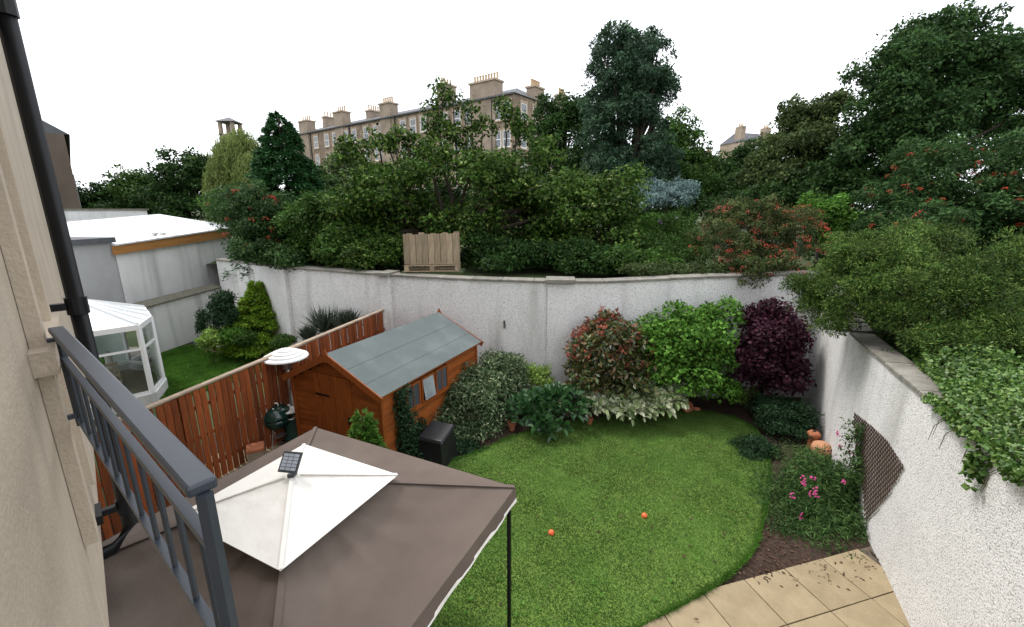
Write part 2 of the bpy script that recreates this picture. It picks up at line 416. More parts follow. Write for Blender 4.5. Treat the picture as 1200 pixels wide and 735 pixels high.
def sprays(parent, name, m, blobs, n, l, wr=0.2, seed=1, clump=30, sig=None, up=0.2, rough=0.2, inner=0.1, tight=0.5):
    """needle sprays that point outwards"""
    r = np.random.default_rng(seed)
    pos, d = crown_points(blobs, n, r, clump, sig or l * 1.2, inner, rough)
    k = len(pos)
    ax = unit(d + np.array([0, 0, up]) + r.normal(size=(k, 3)) * tight)
    nrm = unit(r.normal(size=(k, 3)) + np.array([0, 0, 0.6]))
    ll = l * (0.6 + 0.8 * r.random(k))
    o = np.array(parent.location)
    return inst(leaf_mesh(name, m, pos - o, ax, nrm, ll, ll * wr, 0.05, TINT['v']), name, parent)
OCT = np.array([(1,0,0),(0,1,0),(-1,0,0),(0,-1,0),(0,0,1),(0,0,-1)], float)
OCF = [(0,1,4),(1,2,4),(2,3,4),(3,0,4),(1,0,5),(2,1,5),(3,2,5),(0,3,5)]
def dots(parent, name, m, blobs, n, size, seed=1, clump=8, sig=0.06, inner=0, rough=0.08):
    """fruit, berries or small flowers over a crown: one part"""
    r = np.random.default_rng(seed)
    pos, d = crown_points(blobs, n, r, clump, sig, inner, rough, -0.4)
    o = np.array(parent.location)
    vs, fs = [], []
    for i, p in enumerate(pos - o):
        s = size * (0.7 + 0.6 * r.random())
        vs += [tuple(p + q * s) for q in OCT]; fs += [tuple(6*i + a for a in f) for f in OCF]
    me = bpy.data.meshes.new(name); me.from_pydata(vs, [], fs); me.materials.append(m); me.update()
    ob = inst(me, name, parent)
    ob['kind'] = 'stuff'
    return ob
def limbs(parent, base, tips, r0, seed=1, fork=0.45, mt=None, name='trunk'):
    """tapered trunk with bent limbs to the given tips; world coordinates"""
    r = random.Random(seed); m = MB(); o = Vector(parent.location)
    base = Vector(base)
    top = sum((Vector(t) for t in tips), Vector()) / len(tips)
    split = base.lerp(top, fork)
    mid = base.lerp(split, 0.5) + Vector((r.uniform(-.1, .1), r.uniform(-.1, .1), 0)) * (split - base).length * 0.3
    m.tube([base - o, mid - o, split - o], [r0 * 1.15, r0 * 0.85, r0 * 0.7], 8)
    for t in tips:
        t = Vector(t)
        a = split.lerp(t, 0.35) + Vector((r.uniform(-.1, .1), r.uniform(-.1, .1), r.uniform(0, .12))) * (t - split).length
        b = split.lerp(t, 0.7) + Vector((r.uniform(-.08, .08), r.uniform(-.08, .08), r.uniform(0, .06))) * (t - split).length
        m.tube([split - o, a - o, b - o, t - o], [r0 * 0.55, r0 * 0.36, r0 * 0.2, r0 * 0.07], 6)
    return m.build(name, mt or M_bark, parent, smooth=True)
def lobes(bl, seed, k=12, core=.68):
    """break smooth ellipsoids into a core with uneven lobes and a few stray shoots"""
    r = np.random.default_rng(seed + 1000); out = []
    for b in bl:
        w = b[6] if len(b) > 6 else 1
        out.append((*b[:3], b[3] * core, b[4] * core, b[5] * core, w))
        for i in range(k):
            d = unit(r.normal(size=3)); d[2] = abs(d[2]) if d[2] < -.35 else d[2]
            q = r.uniform(.2, .44); o = r.uniform(.58, .98)
            out.append((b[0] + d[0]*b[3]*o, b[1] + d[1]*b[4]*o, b[2] + d[2]*b[5]*o, b[3]*q, b[4]*q, b[5]*q * r.uniform(.8, 1.3), w))
        for i in range(4):
            d = unit(r.normal(size=3)); d[2] = abs(d[2]); q = r.uniform(.07, .15)
            out.append((b[0] + d[0]*b[3]*1.02, b[1] + d[1]*b[4]*1.02, b[2] + d[2]*b[5]*1.08, b[3]*q, b[4]*q, b[5]*q * 1.8, w))
    return out
def blob(px, py, rx, ry, Y, dep=None, wt=1.0):
    """ellipsoid from its place in the picture and its distance"""
    c = P(px, py, Y=Y); k = mpp(c)
    return (c.x, c.y, c.z, rx * k, (dep if dep else rx * k), ry * k, wt)
def tree(name, label, cat, lm, blobs, n, l, ground, r0=0.15, seed=1, group=None, trunk_at=None, crown='crown', frag=True, **kw):
    c = np.mean([b[:3] for b in blobs], axis=0)
    bx, by = trunk_at if trunk_at else (c[0], c[1])
    t = thing(name, label, cat, (bx, by, ground), 0, group)
    limbs(t, (bx, by, ground), [(b[0], b[1], b[2] + b[5] * 0.4) for b in (blobs if len(blobs) < 20 else blobs[::4])], r0, seed)
    foliage(t, crown, LM[lm], lobes(blobs, seed) if frag else blobs, n, l, seed=seed, **kw)
    return t
def bush(name, label, cat, lm, blobs, n, l, ground=0.0, seed=1, group=None, stems=True, crown='foliage', **kw):
    c = np.mean([b[:3] for b in blobs], axis=0)
    t = thing(name, label, cat, (c[0], c[1], ground), 0, group)
    if stems: limbs(t, (c[0], c[1], ground), [(b[0], b[1], b[2]) for b in blobs] + [(c[0] + 0.1, c[1], c[2] + 0.1)], 0.02, seed, 0.2, M_stem, 'stems')
    foliage(t, crown, LM[lm], lobes(blobs, seed, 9, .76), n, l, seed=seed, **kw)
    return t

# ------------------------------------------------------------------ wall lines
BW = [Vector((*P(px, py, z=3.09).xy, 0)) for px, py in ((253, 303), (330, 311.5), (450, 320), (540, 325), (640, 328), (700, 328.5))]
la, lb = P(167, 421, z=0), P(224, 401, z=0)           # foot of the neighbour's low wall
q_ = on_plane(253, 303, la, lb); BW[0] = Vector((q_.x, q_.y, 0))
BW.append(Vector((4.4, BW[-1].y - 0.03, 0)))
r1, r2 = P(1045, 694, z=0), P(1015, 630, z=0)
rdir = (r2 - r1).normalized()                       # right wall: from the patio towards the corner
CORNER = r1 + rdir * ((BW[-1].y - 0.08 - r1.y) / rdir.y)
BW.append(CORNER.copy())
TOPPX = [(253, 303), (330, 311.5), (450, 320), (540, 325), (640, 328), (700, 328.5), (790, 325), (918, 318)]
BWZ = []
for i, (px, py) in enumerate(TOPPX):
    a, b = (BW[i], BW[i+1]) if i < len(BW) - 1 else (BW[i-1], BW[i])
    BWZ.append(on_plane(px, py, a, b).z)
BWZ[-2] = (BWZ[-3] + BWZ[-1]) / 2
RWPX = [(1000, 388), (1085, 458), (1165, 522)]
RW = [CORNER.copy()]; RWZ = [BWZ[-1]]
for px, py in RWPX:
    q = on_plane(px, py, r1, r2); RW.append(Vector((q.x, q.y, 0))); RWZ.append(q.z)
q = RW[-1] - rdir * 6.5
RW.append(q); RWZ.append(RWZ[-1] - 0.05)
print('wall', [tuple(round(c, 2) for c in p) for p in BW], [round(z, 2) for z in BWZ])
print('rwall', [tuple(round(c, 2) for c in p) for p in RW], [round(z, 2) for z in RWZ])

# ------------------------------------------------------------------ the setting: ground, hillside, beds, lawns, patio
m = MB(); m.add([(-500, -200, -0.03), (500, -200, -0.03), (500, 900, -0.03), (-500, 900, -0.03)], [(0, 1, 2, 3)])
tag(m.build('ground', M_earth), kind='structure')
inner = [Vector((-60, 10, 0)), Vector((-30, 22, 0)), Vector((-15.5, 19.5, 0))] + [p + Vector((p.x, p.y, 0)).normalized() * 0.16 for p in BW] + [p + Vector((-rdir.y, rdir.x, 0)) * -0.16 for p in RW[1:]]
iz = [2.0, 2.0, 2.2] + [z - 0.22 for z in BWZ] + [z - 0.22 for z in RWZ[1:]]
rows = [(1.0, 0), (1.25, 0.02), (1.7, 0.1), (3, 0.4), (7, 0.8), (40, 1.2)]
vs = []; fs = []; k = len(inner)
for s, dz in rows:
    for p, z in zip(inner, iz): vs.append((p.x * s, p.y * s, z + dz + (rng.uniform(-.05, .05) if s > 1 else 0)))
for i in range(len(rows) - 1):
    for j in range(k - 1): fs.append((i*k+j, i*k+j+1, (i+1)*k+j+1, (i+1)*k+j))
m = MB(); m.add(vs, fs)
tag(m.build('hillside', M_earth, smooth=True), kind='structure')

def in_poly(pts, poly):
    x, y = pts[:, 0], pts[:, 1]; ins = np.zeros(len(pts), bool); n = len(poly)
    for i in range(n):
        x1, y1 = poly[i][0], poly[i][1]; x2, y2 = poly[(i+1) % n][0], poly[(i+1) % n][1]
        c = ((y1 > y) != (y2 > y)) & (x < (x2 - x1) * (y - y1) / (y2 - y1 + 1e-12) + x1)
        ins ^= c
    return ins
def smooth_poly(pts, it=2):
    for _ in range(it):
        out = []
        for i in range(len(pts)):
            a, b = pts[i], pts[(i+1) % len(pts)]
            out += [a.lerp(b, 0.25), a.lerp(b, 0.75)]
        pts = out
    return pts
def sheet(name, poly, z, mt, step=None):
    m = MB(); m.add([(p[0], p[1], z) for p in poly], [tuple(range(len(poly)))])
    return tag(m.build(name, mt), kind='structure')
# soil of the flower beds: a lumpy sheet over our garden
gx, gy = np.meshgrid(np.linspace(-6.5, 8.5, 76), np.linspace(2.5, 12.5, 51))
rr = np.random.default_rng(3)
gz = 0.004 + 0.02 * rr.random(gx.shape)
m = MB(); n_ = gx.shape[1]
m.add(list(zip(gx.ravel(), gy.ravel(), gz.ravel())), [(i*n_+j, i*n_+j+1, (i+1)*n_+j+1, (i+1)*n_+j) for i in range(gx.shape[0]-1) for j in range(n_-1)])
tag(m.build('flower_bed', M_soil, smooth=True), kind='structure')

lawn_px = [(470, 560), (520, 545), (560, 532), (600, 512), (650, 500), (720, 489), (800, 482), (850, 487), (885, 502), (903, 535), (900, 585), (888, 640), (868, 664), (838, 690), (790, 716), (700, 760), (600, 800), (480, 820), (420, 680)]
LAWN = smooth_poly([P(x, y, z=0.03) for x, y in lawn_px], 2)
m = MB(); m.prism([(p.x, p.y) for p in LAWN], 0.0, 0.062); tag(m.build('lawn', M_lawn), kind='structure')
def blades(name, poly, n, h, lm, z, label, seed):
    r = np.random.default_rng(seed)
    xs = [p[0] for p in poly]; ys = [p[1] for p in poly]
    pts = np.column_stack((r.uniform(min(xs), max(xs), n * 2), r.uniform(min(ys), max(ys), n * 2)))
    pts = pts[in_poly(pts, poly)][:n]; k = len(pts)
    a = r.uniform(0, 2 * np.pi, k); hh = h * (0.5 + 0.8 * r.random(k)); w = 0.005 + 0.004 * r.random(k)
    v = np.zeros((k, 3, 3)); lean = r.normal(0, 0.5, (k, 2)) * hh[:, None]
    v[:, 0, :2] = pts + np.column_stack((np.cos(a), np.sin(a))) * w[:, None]; v[:, 1, :2] = pts - np.column_stack((np.cos(a), np.sin(a))) * w[:, None]
    v[:, 2, :2] = pts + lean; v[:, :, 2] = z; v[:, 2, 2] = z + hh
    ph = [r.uniform(0, 6.28, 2) for _ in range(7)]; fr = [1.3, 2.1, 3.3, 4.7, 7.1, 9.7, 13]
    tn_ = sum(np.sin(pts[:, 0] * f_ + p_[0] + np.sin(pts[:, 1] * f_ * .8 + p_[1])) * np.cos(pts[:, 1] * f_ + p_[1]) for f_, p_ in zip(fr, ph)) / 7
    return tag(inst(raw_mesh(name, LM[lm], v.reshape(-1, 3), 3, 1 + .75 * tn_), name), label, 'grass', kind='stuff')
blades('lawn_grass', LAWN, 240000, 0.019, 'grass', 0.061, 'mown green grass of the curved lawn inside the white walls', 5)

r = np.random.default_rng(8)                            # ragged edge: longer tufts along the rim of the turf
k = len(LAWN); ei = r.integers(0, k, 15000); ef = r.random(15000)
A_ = np.array([tuple(p) for p in LAWN])[:, :2]; pe = A_[ei] + (A_[(ei + 1) % k] - A_[ei]) * ef[:, None]; inw = A_.mean(0) - pe
inw /= np.linalg.norm(inw, axis=1)[:, None]; pe = pe + inw * np.abs(r.normal(0, .035, 15000))[:, None] - inw * .012
hh = .03 + .06 * r.random(15000) * (.4 + .6 * (np.sin(ei * 2.1 + ef * 2) > 0)); an = r.uniform(0, 6.28, 15000)
v = np.zeros((15000, 3, 3)); dd = np.column_stack((np.cos(an), np.sin(an))) * .005
v[:, 0, :2] = pe + dd; v[:, 1, :2] = pe - dd; v[:, 2, :2] = pe - inw * (hh * r.uniform(-.3, 1.1, 15000))[:, None] + r.normal(0, .012, (15000, 2)); v[:, :, 2] = .055; v[:, 2, 2] = .06 + hh * .7
tag(inst(raw_mesh('lawn_edge_grass', LM['grassd'], v.reshape(-1, 3), 3), 'lawn_edge_grass'), 'longer ragged grass along the curved edge of the lawn', 'grass', kind='stuff')
# weeds and a few fallen leaves in the turf
r = np.random.default_rng(12); wp_ = []
while len(wp_) < 70:
    q = P(r.uniform(520, 900), r.uniform(490, 735), z=.06)
    if in_poly(np.array([[q.x, q.y]]), LAWN)[0]: wp_.append((q.x, q.y))
pos = np.repeat(np.array(wp_), 9, axis=0); K = len(pos); an = r.uniform(0, 6.28, K); sz = np.repeat(.025 + .035 * r.random(len(wp_)), 9)
pos = np.column_stack((pos, np.full(K, .07))); ax = np.column_stack((np.cos(an), np.sin(an), .25 + .3 * r.random(K)))
nr = unit(np.column_stack((r.normal(0, .2, (K, 2)), np.ones(K))))
tag(inst(leaf_mesh('lawn_weeds', LM['bright'], pos, ax, nr, sz, sz * .35, .1), 'lawn_weeds'), 'small flat weeds scattered in the curved lawn', 'weeds', kind='stuff')
# patio: bedding sheet and sandstone slabs
pe0, pe1 = P(830, 694, z=0), P(1010, 645, z=0)
pxd = (pe1 - pe0).normalized(); pyd = Vector((-pxd.y, pxd.x, 0))
def in_patio(x, y):
    q = Vector((x, y, 0)) - pe1
    return q.dot(pyd) < 0
pa = pe1 + pxd * 0.4; pb_ = pe1 - pxd * 5.2
pat = [pa, pb_, P(330, 560, z=0), P(300, 520, z=0), Vector((-5.6, 8.6, 0)), Vector((-5.9, 6.2, 0)), Vector((-3.6, 0.8, 0)), Vector((3.4, -0.4, 0))]
pat = [(p.x, p.y) for p in pat]
psheet = sheet('patio', pat, 0.030, M_joint)
SLB = 0.66
m = MB(); m.box((0, 0, 0), (SLB - .014, SLB - .014, 0.03)); slab_me = m.mesh('slab', M_slab)
a0 = math.atan2(pxd.y, pxd.x); cnt = 0
for i in range(-18, 2):
    for j in range(-9, 9):
        q = pe1 + pxd * ((i + .35) * SLB) + pyd * ((j - .5) * SLB)
        if j > 0 and not in_poly(np.array([[q.x, q.y]]), pat)[0]: continue
        rwx = r1.x + (q.y - r1.y) * rdir.x / rdir.y
        if q.x > rwx + .2 or q.y < 1.2 or q.x < -6: continue
        if not in_poly(np.array([[q.x - .1, q.y]]), [(x_ * 1.06, y_) for x_, y_ in pat])[0] and j < 1 and q.x < 2: continue
        inst(slab_me, 'slab', psheet, (q.x, q.y, 0.036 + rng.uniform(0, 0.004)), (rng.uniform(-.004, .004), rng.uniform(-.004, .004), a0)); cnt += 1
# ------------------------------------------------------------------ the white garden wall
def wall_run(t, pts, zs, thick, mt, step, cap_over=0.05, cap_h=0.075, side=1, gap=0.012, prof=0.0):
    """rendered wall body along a line of ground points with heights, plus single coping stones"""
    body = MB(); n = len(pts)
    nr = []
    for i in range(n):
        d = (pts[min(i+1, n-1)] - pts[max(i-1, 0)]).normalized(); nr.append(Vector((-d.y, d.x, 0)) * side)
    vs = []
    for p, z, q in zip(pts, zs, nr):
        b = p + q * thick
        vs += [(p.x, p.y, -0.05), (p.x, p.y, z - cap_h), (b.x, b.y, z - cap_h), (b.x, b.y, -0.05)]
    fs = []
    for i in range(n - 1):
        for j in range(4): fs.append((4*i+j, 4*i+(j+1) % 4, 4*i+4+(j+1) % 4, 4*i+4+j))
    fs += [(3, 2, 1, 0), tuple(4*(n-1)+j for j in range(4))]
    body.add(vs, fs); body.build('render_face', mt, t, world=True)
    # coping stones by arc length
    L = [0]
    for i in range(n - 1): L.append(L[-1] + (pts[i+1] - pts[i]).length)
    def at(s):
        i = 0
        while i < n - 2 and s > L[i+1]: i += 1
        f = (s - L[i]) / (L[i+1] - L[i])
        return pts[i].lerp(pts[i+1], f), zs[i] + (zs[i+1] - zs[i]) * f, nr[i].lerp(nr[i+1], f).normalized()
    s = 0.0
    while s < L[-1] - 0.1:
        e = min(s + step * rng.uniform(0.9, 1.1), L[-1])
        if L[-1] - e < 0.3: e = L[-1]
        p, z, q = at(s + gap / 2); p2, z2, q2 = at(e - gap / 2)
        dz = rng.uniform(-0.006, 0.006)
        c8 = []
        for hz in (-cap_h + 0.002, 0):
            sl = 0.018 if hz == 0 else 0
            for (pp, zz, qq, o) in ((p, z, q, -cap_over), (p2, z2, q2, -cap_over), (p2, z2, q2, thick + cap_over), (p, z, q, thick + cap_over)):
                g = pp + qq * o
                c8.append((g.x, g.y, zz + hz + dz - (sl if o < 0 else 0)))
        m = MB(); m.hexa(c8); m.build('coping_stone', M_cope, t, world=True, bevel=0.008)
        s = e
    return at, L
gw = thing('garden_wall', 'long curving white roughcast garden wall with grey coping behind the shed and shrubs', 'wall', (BW[3].x, BW[3].y, 0))
at_bw, L_bw = wall_run(gw, BW, BWZ, 0.24, M_white, 0.85)
def pier(px, wid, proud=0.09, zoff=0.02):
    best = min(np.linspace(0, L_bw[-1], 600), key=lambda s: abs((lambda p, z: (P(px, 325, Y=p.y) - p).x)(*at_bw(s)[:2])))
    p, z, q = at_bw(best)
    a = math.atan2(q.y, q.x) - math.pi / 2
    R = Matrix.Rotation(a, 3, 'Z')
    m = MB(); m.box(Vector((p.x, p.y, (z - 0.09) / 2)) - q * (proud / 2 - 0.02), (wid, proud + 0.04, z - 0.09), R); m.build('pier', M_white, gw, world=True)
    m = MB(); m.box(Vector((p.x, p.y, z - 0.038 + zoff)) + q * 0.1, (wid + 0.1, 0.24 + 2 * proud + 0.16, 0.10), R); m.build('pier_cap', M_cope, gw, world=True, bevel=0.008)
for px, w_ in ((334, 0.22), (452, 0.30), (657, 0.62)): pier(px, w_)
rw = thing('boundary_wall', 'white pebbledash side wall with grey sloping coping, ivy over it and a lattice on it', 'wall', (RW[2].x, RW[2].y, 0))
wall_run(rw, RW, RWZ, 0.24, M_white, 0.62, side=1)
# wall metal bracket
p = on_plane(591, 380, BW[3], BW[4])
wb = thing('wall_bracket', 'small dark metal bracket fixed on the white wall above the variegated shrub', 'bracket', p - Vector((0, 0.02, 0.1)))
m = MB(); m.box((0, 0, 0.1), (0.05, 0.02, 0.22)); m.build('backplate', M_metal, wb)
m = MB(); m.tube([(0, -0.01, 0.18), (0, -0.10, 0.2), (0.02, -0.13, 0.12), (0.02, -0.12, 0.04)], 0.012, 6); m.build('hook', M_pipe, wb)

# ------------------------------------------------------------------ our house wing at the left, drainpipe and railing
U = Vector((-0.7054, 0.7088, 0)); NF = Vector((0.7088, 0.7054, 0))      # along the facade, out to the garden
def F(t, n, z): return U * t + NF * n + Vector((0, 0, z))
DW = -0.22
hs = thing('own_house', 'cream painted house wall with window sill brackets and black drainpipe', 'house', F(3.0, DW, 0))
def fbox(t0, t1, n0, n1, z0, z1):
    return [F(t0, n0, z0), F(t0, n1, z0), F(t1, n1, z0), F(t1, n0, z0), F(t0, n0, z1), F(t0, n1, z1), F(t1, n1, z1), F(t1, n0, z1)]
m = MB(); m.hexa(fbox(0.6, 4.0, DW - 2.4, DW, 2.75, 11)); m.build('wall', M_cream, hs, world=True)
m = MB(); m.hexa(fbox(4.003, 12.3, DW - 2.4, DW, 2.75, 11)); m.build('upper_wall', M_cream, hs, world=True)
m = MB(); m.hexa(fbox(0.6, 12.3, DW - 2.4, DW - 1.1, -0.05, 2.747)); m.build('recessed_wall', M_cream, hs, world=True)
for t0 in (2.55, 3.15):
    m = MB(); m.hexa(fbox(t0, t0 + 0.12, DW + 0.002, DW + 0.05, 3.3, 7.2)); m.build('window_surround', M_cream, hs, world=True)
m = MB(); m.hexa(fbox(2.45, 3.37, DW + 0.001, DW + 0.075, 4.15, 4.25)); m.build('window_sill', M_cream, hs, world=True)
for t0 in (2.6, 3.1):
    m = MB(); a = fbox(t0, t0 + 0.12, DW + 0.001, DW + 0.065, 3.88, 4.148); a[1].xy = F(t0, DW + 0.01, 0).xy; a[2].xy = F(t0 + 0.12, DW + 0.01, 0).xy
    m.hexa(a); m.build('sill_bracket', M_cream, hs, world=True)
PT, PN = 3.55, DW + 0.145
m = MB(); m.tube([F(PT, DW - 1.04, 0), F(PT, DW - 1.04, 2.3), F(PT, DW - .95, 2.5), F(PT, PN - .1, 2.62), F(PT, PN, 2.75), F(PT, PN, 10)], 0.04, 14); dp = m.build('drainpipe', M_pipe, hs, smooth=True, world=True)
for z in (2.85, 4.2, 5.75, 7.4):
    m = MB(); m.tube([F(PT, PN, z), F(PT, PN, z + 0.1)], 0.05, 14); m.hexa(fbox(PT - 0.09, PT + 0.09, DW, DW + 0.03, z + 0.02, z + 0.08)); m.hexa(fbox(PT - 0.02, PT + 0.02, DW, PN, z + 0.03, z + 0.07))
    m.build('pipe_collar', M_pipe, dp, world=True, root=hs)

ra, rb = P(66, 386, z=4.3), P(238, 572, z=4.3)
br = thing('balcony_railing', 'dark grey metal balcony guard rail on the cream house wall above the brown gazebo', 'railing', (rb.x, rb.y, 3.85))
ud = (rb - ra).normalized(); nd = Vector((ud.y, -ud.x, 0)); nd = nd if nd.dot(NF) < 0 else -nd
m = MB(); m.bar(ra, rb, 0.05, 0.024); m.build('handrail', M_rail, br, world=True, bevel=0.006)
m = MB(); m.bar(ra - Vector((0, 0, 0.13)), rb - Vector((0, 0, 0.13)), 0.02, 0.02); m.build('upper_rail', M_rail, br, world=True)
m = MB(); m.bar(ra - Vector((0, 0, 0.42)), rb - Vector((0, 0, 0.42)), 0.02, 0.02); m.build('lower_rail', M_rail, br, world=True)
nb = 11
for i in range(nb):
    p = ra.lerp(rb, (i + 0.5) / nb)
    m = MB(); m.bar(p - Vector((0, 0, 0.412)), p - Vector((0, 0, 0.138)), 0.009, 0.009); m.build('baluster', M_rail, br, world=True)
for p in (ra, rb):
    m = MB(); m.bar(p - Vector((0, 0, 0.45)) + ud * 0.001, p - Vector((0, 0, 0.012)), 0.02, 0.02); m.build('end_post', M_rail, br, world=True)
    w_ = p.dot(NF) - DW
    if p is ra: m = MB(); m.bar(p + Vector((0, 0, -0.05)), p - NF * w_ + Vector((0, 0, -0.05)), 0.03, 0.03); m.build('wall_fixing', M_rail, br, world=True)
    m = MB(); m.bar(p + Vector((0, 0, -0.40)), p - NF * w_ + Vector((0, 0, -0.40)), 0.02, 0.02); m.build('wall_fixing', M_rail, br, world=True)

# far terrace continuing along the street line
ft = thing('terrace_row', 'distant dark stone terrace seen edge-on beside the black drainpipe', 'building', F(40, -3, 0))
m = MB(); m.hexa(fbox(30, 110, -6, 0.3, -0.05, 8.2)); m.build('wall', mat('sooty_sandstone', (0.10, 0.078, 0.062), .95, .25, .5), ft, world=True)
m = MB(); m.add([F(30, 0.5, 8.2), F(110, 0.5, 8.2), F(110, -2.8, 10.4), F(30, -2.8, 10.4), F(30, -6, 8.2), F(110, -6, 8.2)], [(0, 1, 2, 3), (3, 2, 5, 4), (0, 3, 4), (1, 5, 2)]); m.build('roof', M_slate, ft, world=True)
for t0 in range(34, 108, 9):
    m = MB(); m.hexa(fbox(t0, t0 + 0.9, -3.4, -1.4, 9.2, 11.6)); ch = m.build('chimney', M_stone2, ft, world=True)
    m = MB()
    for q in (-3.0, -2.4, -1.8): m.tube([F(t0 + .45, q, 11.6), F(t0 + .45, q, 12.2)], [.16, .12], 8)
    m.build('chimney_pots', M_pot, ch, world=True, root=ft)
for t0 in range(32, 108, 4):
    for z in (1.2, 4.6):
        m = MB(); m.hexa(fbox(t0, t0 + 1.1, 0.302, 0.35, z, z + 1.9)); m.build('window', M_pane, ft, world=True)

# ------------------------------------------------------------------ neighbour's side: low wall, outbuildings, conservatory
ld = (lb - la).normalized()
def s_wall(px, py): return on_plane(px, py, la, lb)
wa, wb_ = s_wall(136, 373), s_wall(262, 337)
NWD = Vector((-ld.y, ld.x, 0)); NWD = NWD if NWD.y > 0 else -NWD
if NWD.x > 0: pass
back = NWD if (NWD.dot(Vector((-1, 0.4, 0))) > 0) else -NWD
A = Vector((wa.x, wa.y, 0)) - ld * 2.0; B_ = Vector((BW[0].x, BW[0].y, 0))
B_ = la + ld * ((B_ - la).dot(ld) - .02)
zA, zB = wa.z, wb_.z
nw = thing('neighbour_wall', 'low white stained wall with dark mossy sloped coping beside the neighbour lawn', 'wall', (la.x, la.y, 0))
bk = back * 0.22
m = MB(); m.hexa([A, B_, B_ + bk, A + bk, A + Vector((0, 0, zA)), B_ + Vector((0, 0, zB)), B_ + bk + Vector((0, 0, zB)), A + bk + Vector((0, 0, zA))]); m.build('render_face', M_whiter, nw, world=True)
nst = 16
for i in range(nst):
    p, q = A.lerp(B_, i / nst), A.lerp(B_, (i + 0.985) / nst); za, zb = zA + (zB - zA) * i / nst, zA + (zB - zA) * (i + 1) / nst
    o0, o1 = -back * 0.06, back * 0.30
    m = MB(); Z = lambda z: Vector((0, 0, z))
    m.hexa([p + o0 + Z(za + .002), q + o0 + Z(zb + .002), q + o1 + Z(zb + .1), p + o1 + Z(za + .1), p + o0 + Z(za + .06), q + o0 + Z(zb + .06), q + o1 + Z(zb + .19), p + o1 + Z(za + .19)])
    m.build('coping_stone', M_mosscope, nw, world=True)
# outbuilding with timber fascia behind the low wall
oa = la + back * 1.0 - ld * 1.0; ob_ = oa + ld
def o_pl(px, py): return on_plane(px, py, oa, ob_)
f0, f1 = o_pl(130, 299), o_pl(274, 276.5); g0, g1 = o_pl(130, 288.5), o_pl(274, 267)
outb = thing('outbuilding', 'white outbuilding with orange timber fascia and white flat roof behind the mossy wall', 'building', (f1.x, f1.y, 0))
def pr(p, q, o0, o1, z0a, z0b, z1a, z1b):
    a, b = Vector((p.x, p.y, 0)), Vector((q.x, q.y, 0))
    return [a + o0 + Z(z0a), b + o0 + Z(z0b), b + o1 + Z(z0b), a + o1 + Z(z0a), a + o0 + Z(z1a), b + o0 + Z(z1b), b + o1 + Z(z1b), a + o1 + Z(z1a)]
ii = ld * 0.15
m = MB(); m.hexa(pr(f0 + ii, f1 - ii, back * 0, back * 3.6, -.05, -.05, f0.z, f1.z)); m.build('wall', M_whiter, outb, world=True)
m = MB(); m.hexa(pr(f0, f1, back * -0.12, back * -0.08, f0.z, f1.z, g0.z, g1.z)); m.build('fascia', M_fascia, outb, world=True)
m = MB(); m.hexa(pr(f1 + ld * .001, f1 + ld * 0.041, back * -0.12, back * 3.6, f1.z, f1.z, g1.z, g1.z)); m.build('end_fascia', M_fascia, outb, world=True)
fa, fb = o_pl(130, 288.5), o_pl(274, 267)
bk0, bk1 = on_plane(128, 262, oa + back * 3.6, ob_ + back * 3.6), on_plane(262, 250, oa + back * 3.6, ob_ + back * 3.6)
e0, e1 = back * -0.16, back * 3.62
rm = MB(); a, b = Vector((fa.x, fa.y, 0)), Vector((fb.x, fb.y, 0))
rm.hexa([a + e0 + Z(g0.z + .003), b + e0 + Z(g1.z + .003), b + e1 + Z(bk1.z - .06), a + e1 + Z(bk0.z - .06), a + e0 + Z(g0.z + .05), b + e0 + Z(g1.z + .05), b + e1 + Z(bk1.z), a + e1 + Z(bk0.z)])
rm.build('roof', M_roofw, outb, world=True)
for i in range(1, 7):
    pa_, pb2 = a.lerp(b, i / 7) + e0 + Z(g0.z + (g1.z - g0.z) * i / 7 + .053), a.lerp(b, i / 7) + e1 + Z(bk0.z + (bk1.z - bk0.z) * i / 7 + .003)
    m = MB(); m.bar(pa_, pb2, .05, .02); m.build('roof_seam', M_roofw, outb, world=True)
for px in (190, 199):
    q = P(px, 273, Y=a.lerp(b, .5).y); v = o_pl(px, 282) + back * 0.25
    m = MB(); m.tube([(v.x, v.y, v.z - .1), (v.x, v.y, v.z + .22)], .035, 8); m.box((v.x, v.y, v.z + .24), (.13, .13, .05)); m.build('roof_vent', M_metal, outb, world=True)
# white rendered block with shade greyed into its colour and further white parapet wall to the left
ga = oa; gb = ga + ld
def g_pl(px, py): return on_plane(px, py, ga, gb)
h0, h1 = g_pl(48, 284), g_pl(131, 284)
hb = thing('greyed_outbuilding', 'white rendered block greyed for shade, with dark flat roof edge behind the conservatory', 'building', (h1.x, h1.y, 0))
m = MB(); m.hexa(pr(h0, h1, back * 0, back * 2.2, -.05, -.05, h1.z, h1.z)); m.build('wall', M_greyed_r, hb, world=True)
m = MB(); m.hexa(pr(h0 - ld * .1, h1 + ld * .04, back * -0.12, back * 2.3, h1.z + .002, h1.z + .002, h1.z + .16, h1.z + .16)); m.build('roof_edge', M_slate, hb, world=True)
wa2 = oa + back * 4.2; wb2 = wa2 + ld
w0, w1 = on_plane(55, 251, wa2, wb2), on_plane(172, 246.5, wa2, wb2)
ww = thing('parapet_wall', 'plain white rendered parapet block with thin brown coping below the distant trees', 'building', (w1.x, w1.y, 0))
m = MB(); m.hexa(pr(w0, w1, back * 0, back * 4, -.05, -.05, w1.z, w1.z)); m.build('wall', M_whiter, ww, world=True)
m = MB(); m.hexa(pr(w0, w1 + ld * .06, back * -0.06, back * 4.06, w1.z + .002, w1.z + .002, w1.z + .07, w1.z + .07)); m.build('coping', M_mosscope, ww, world=True)
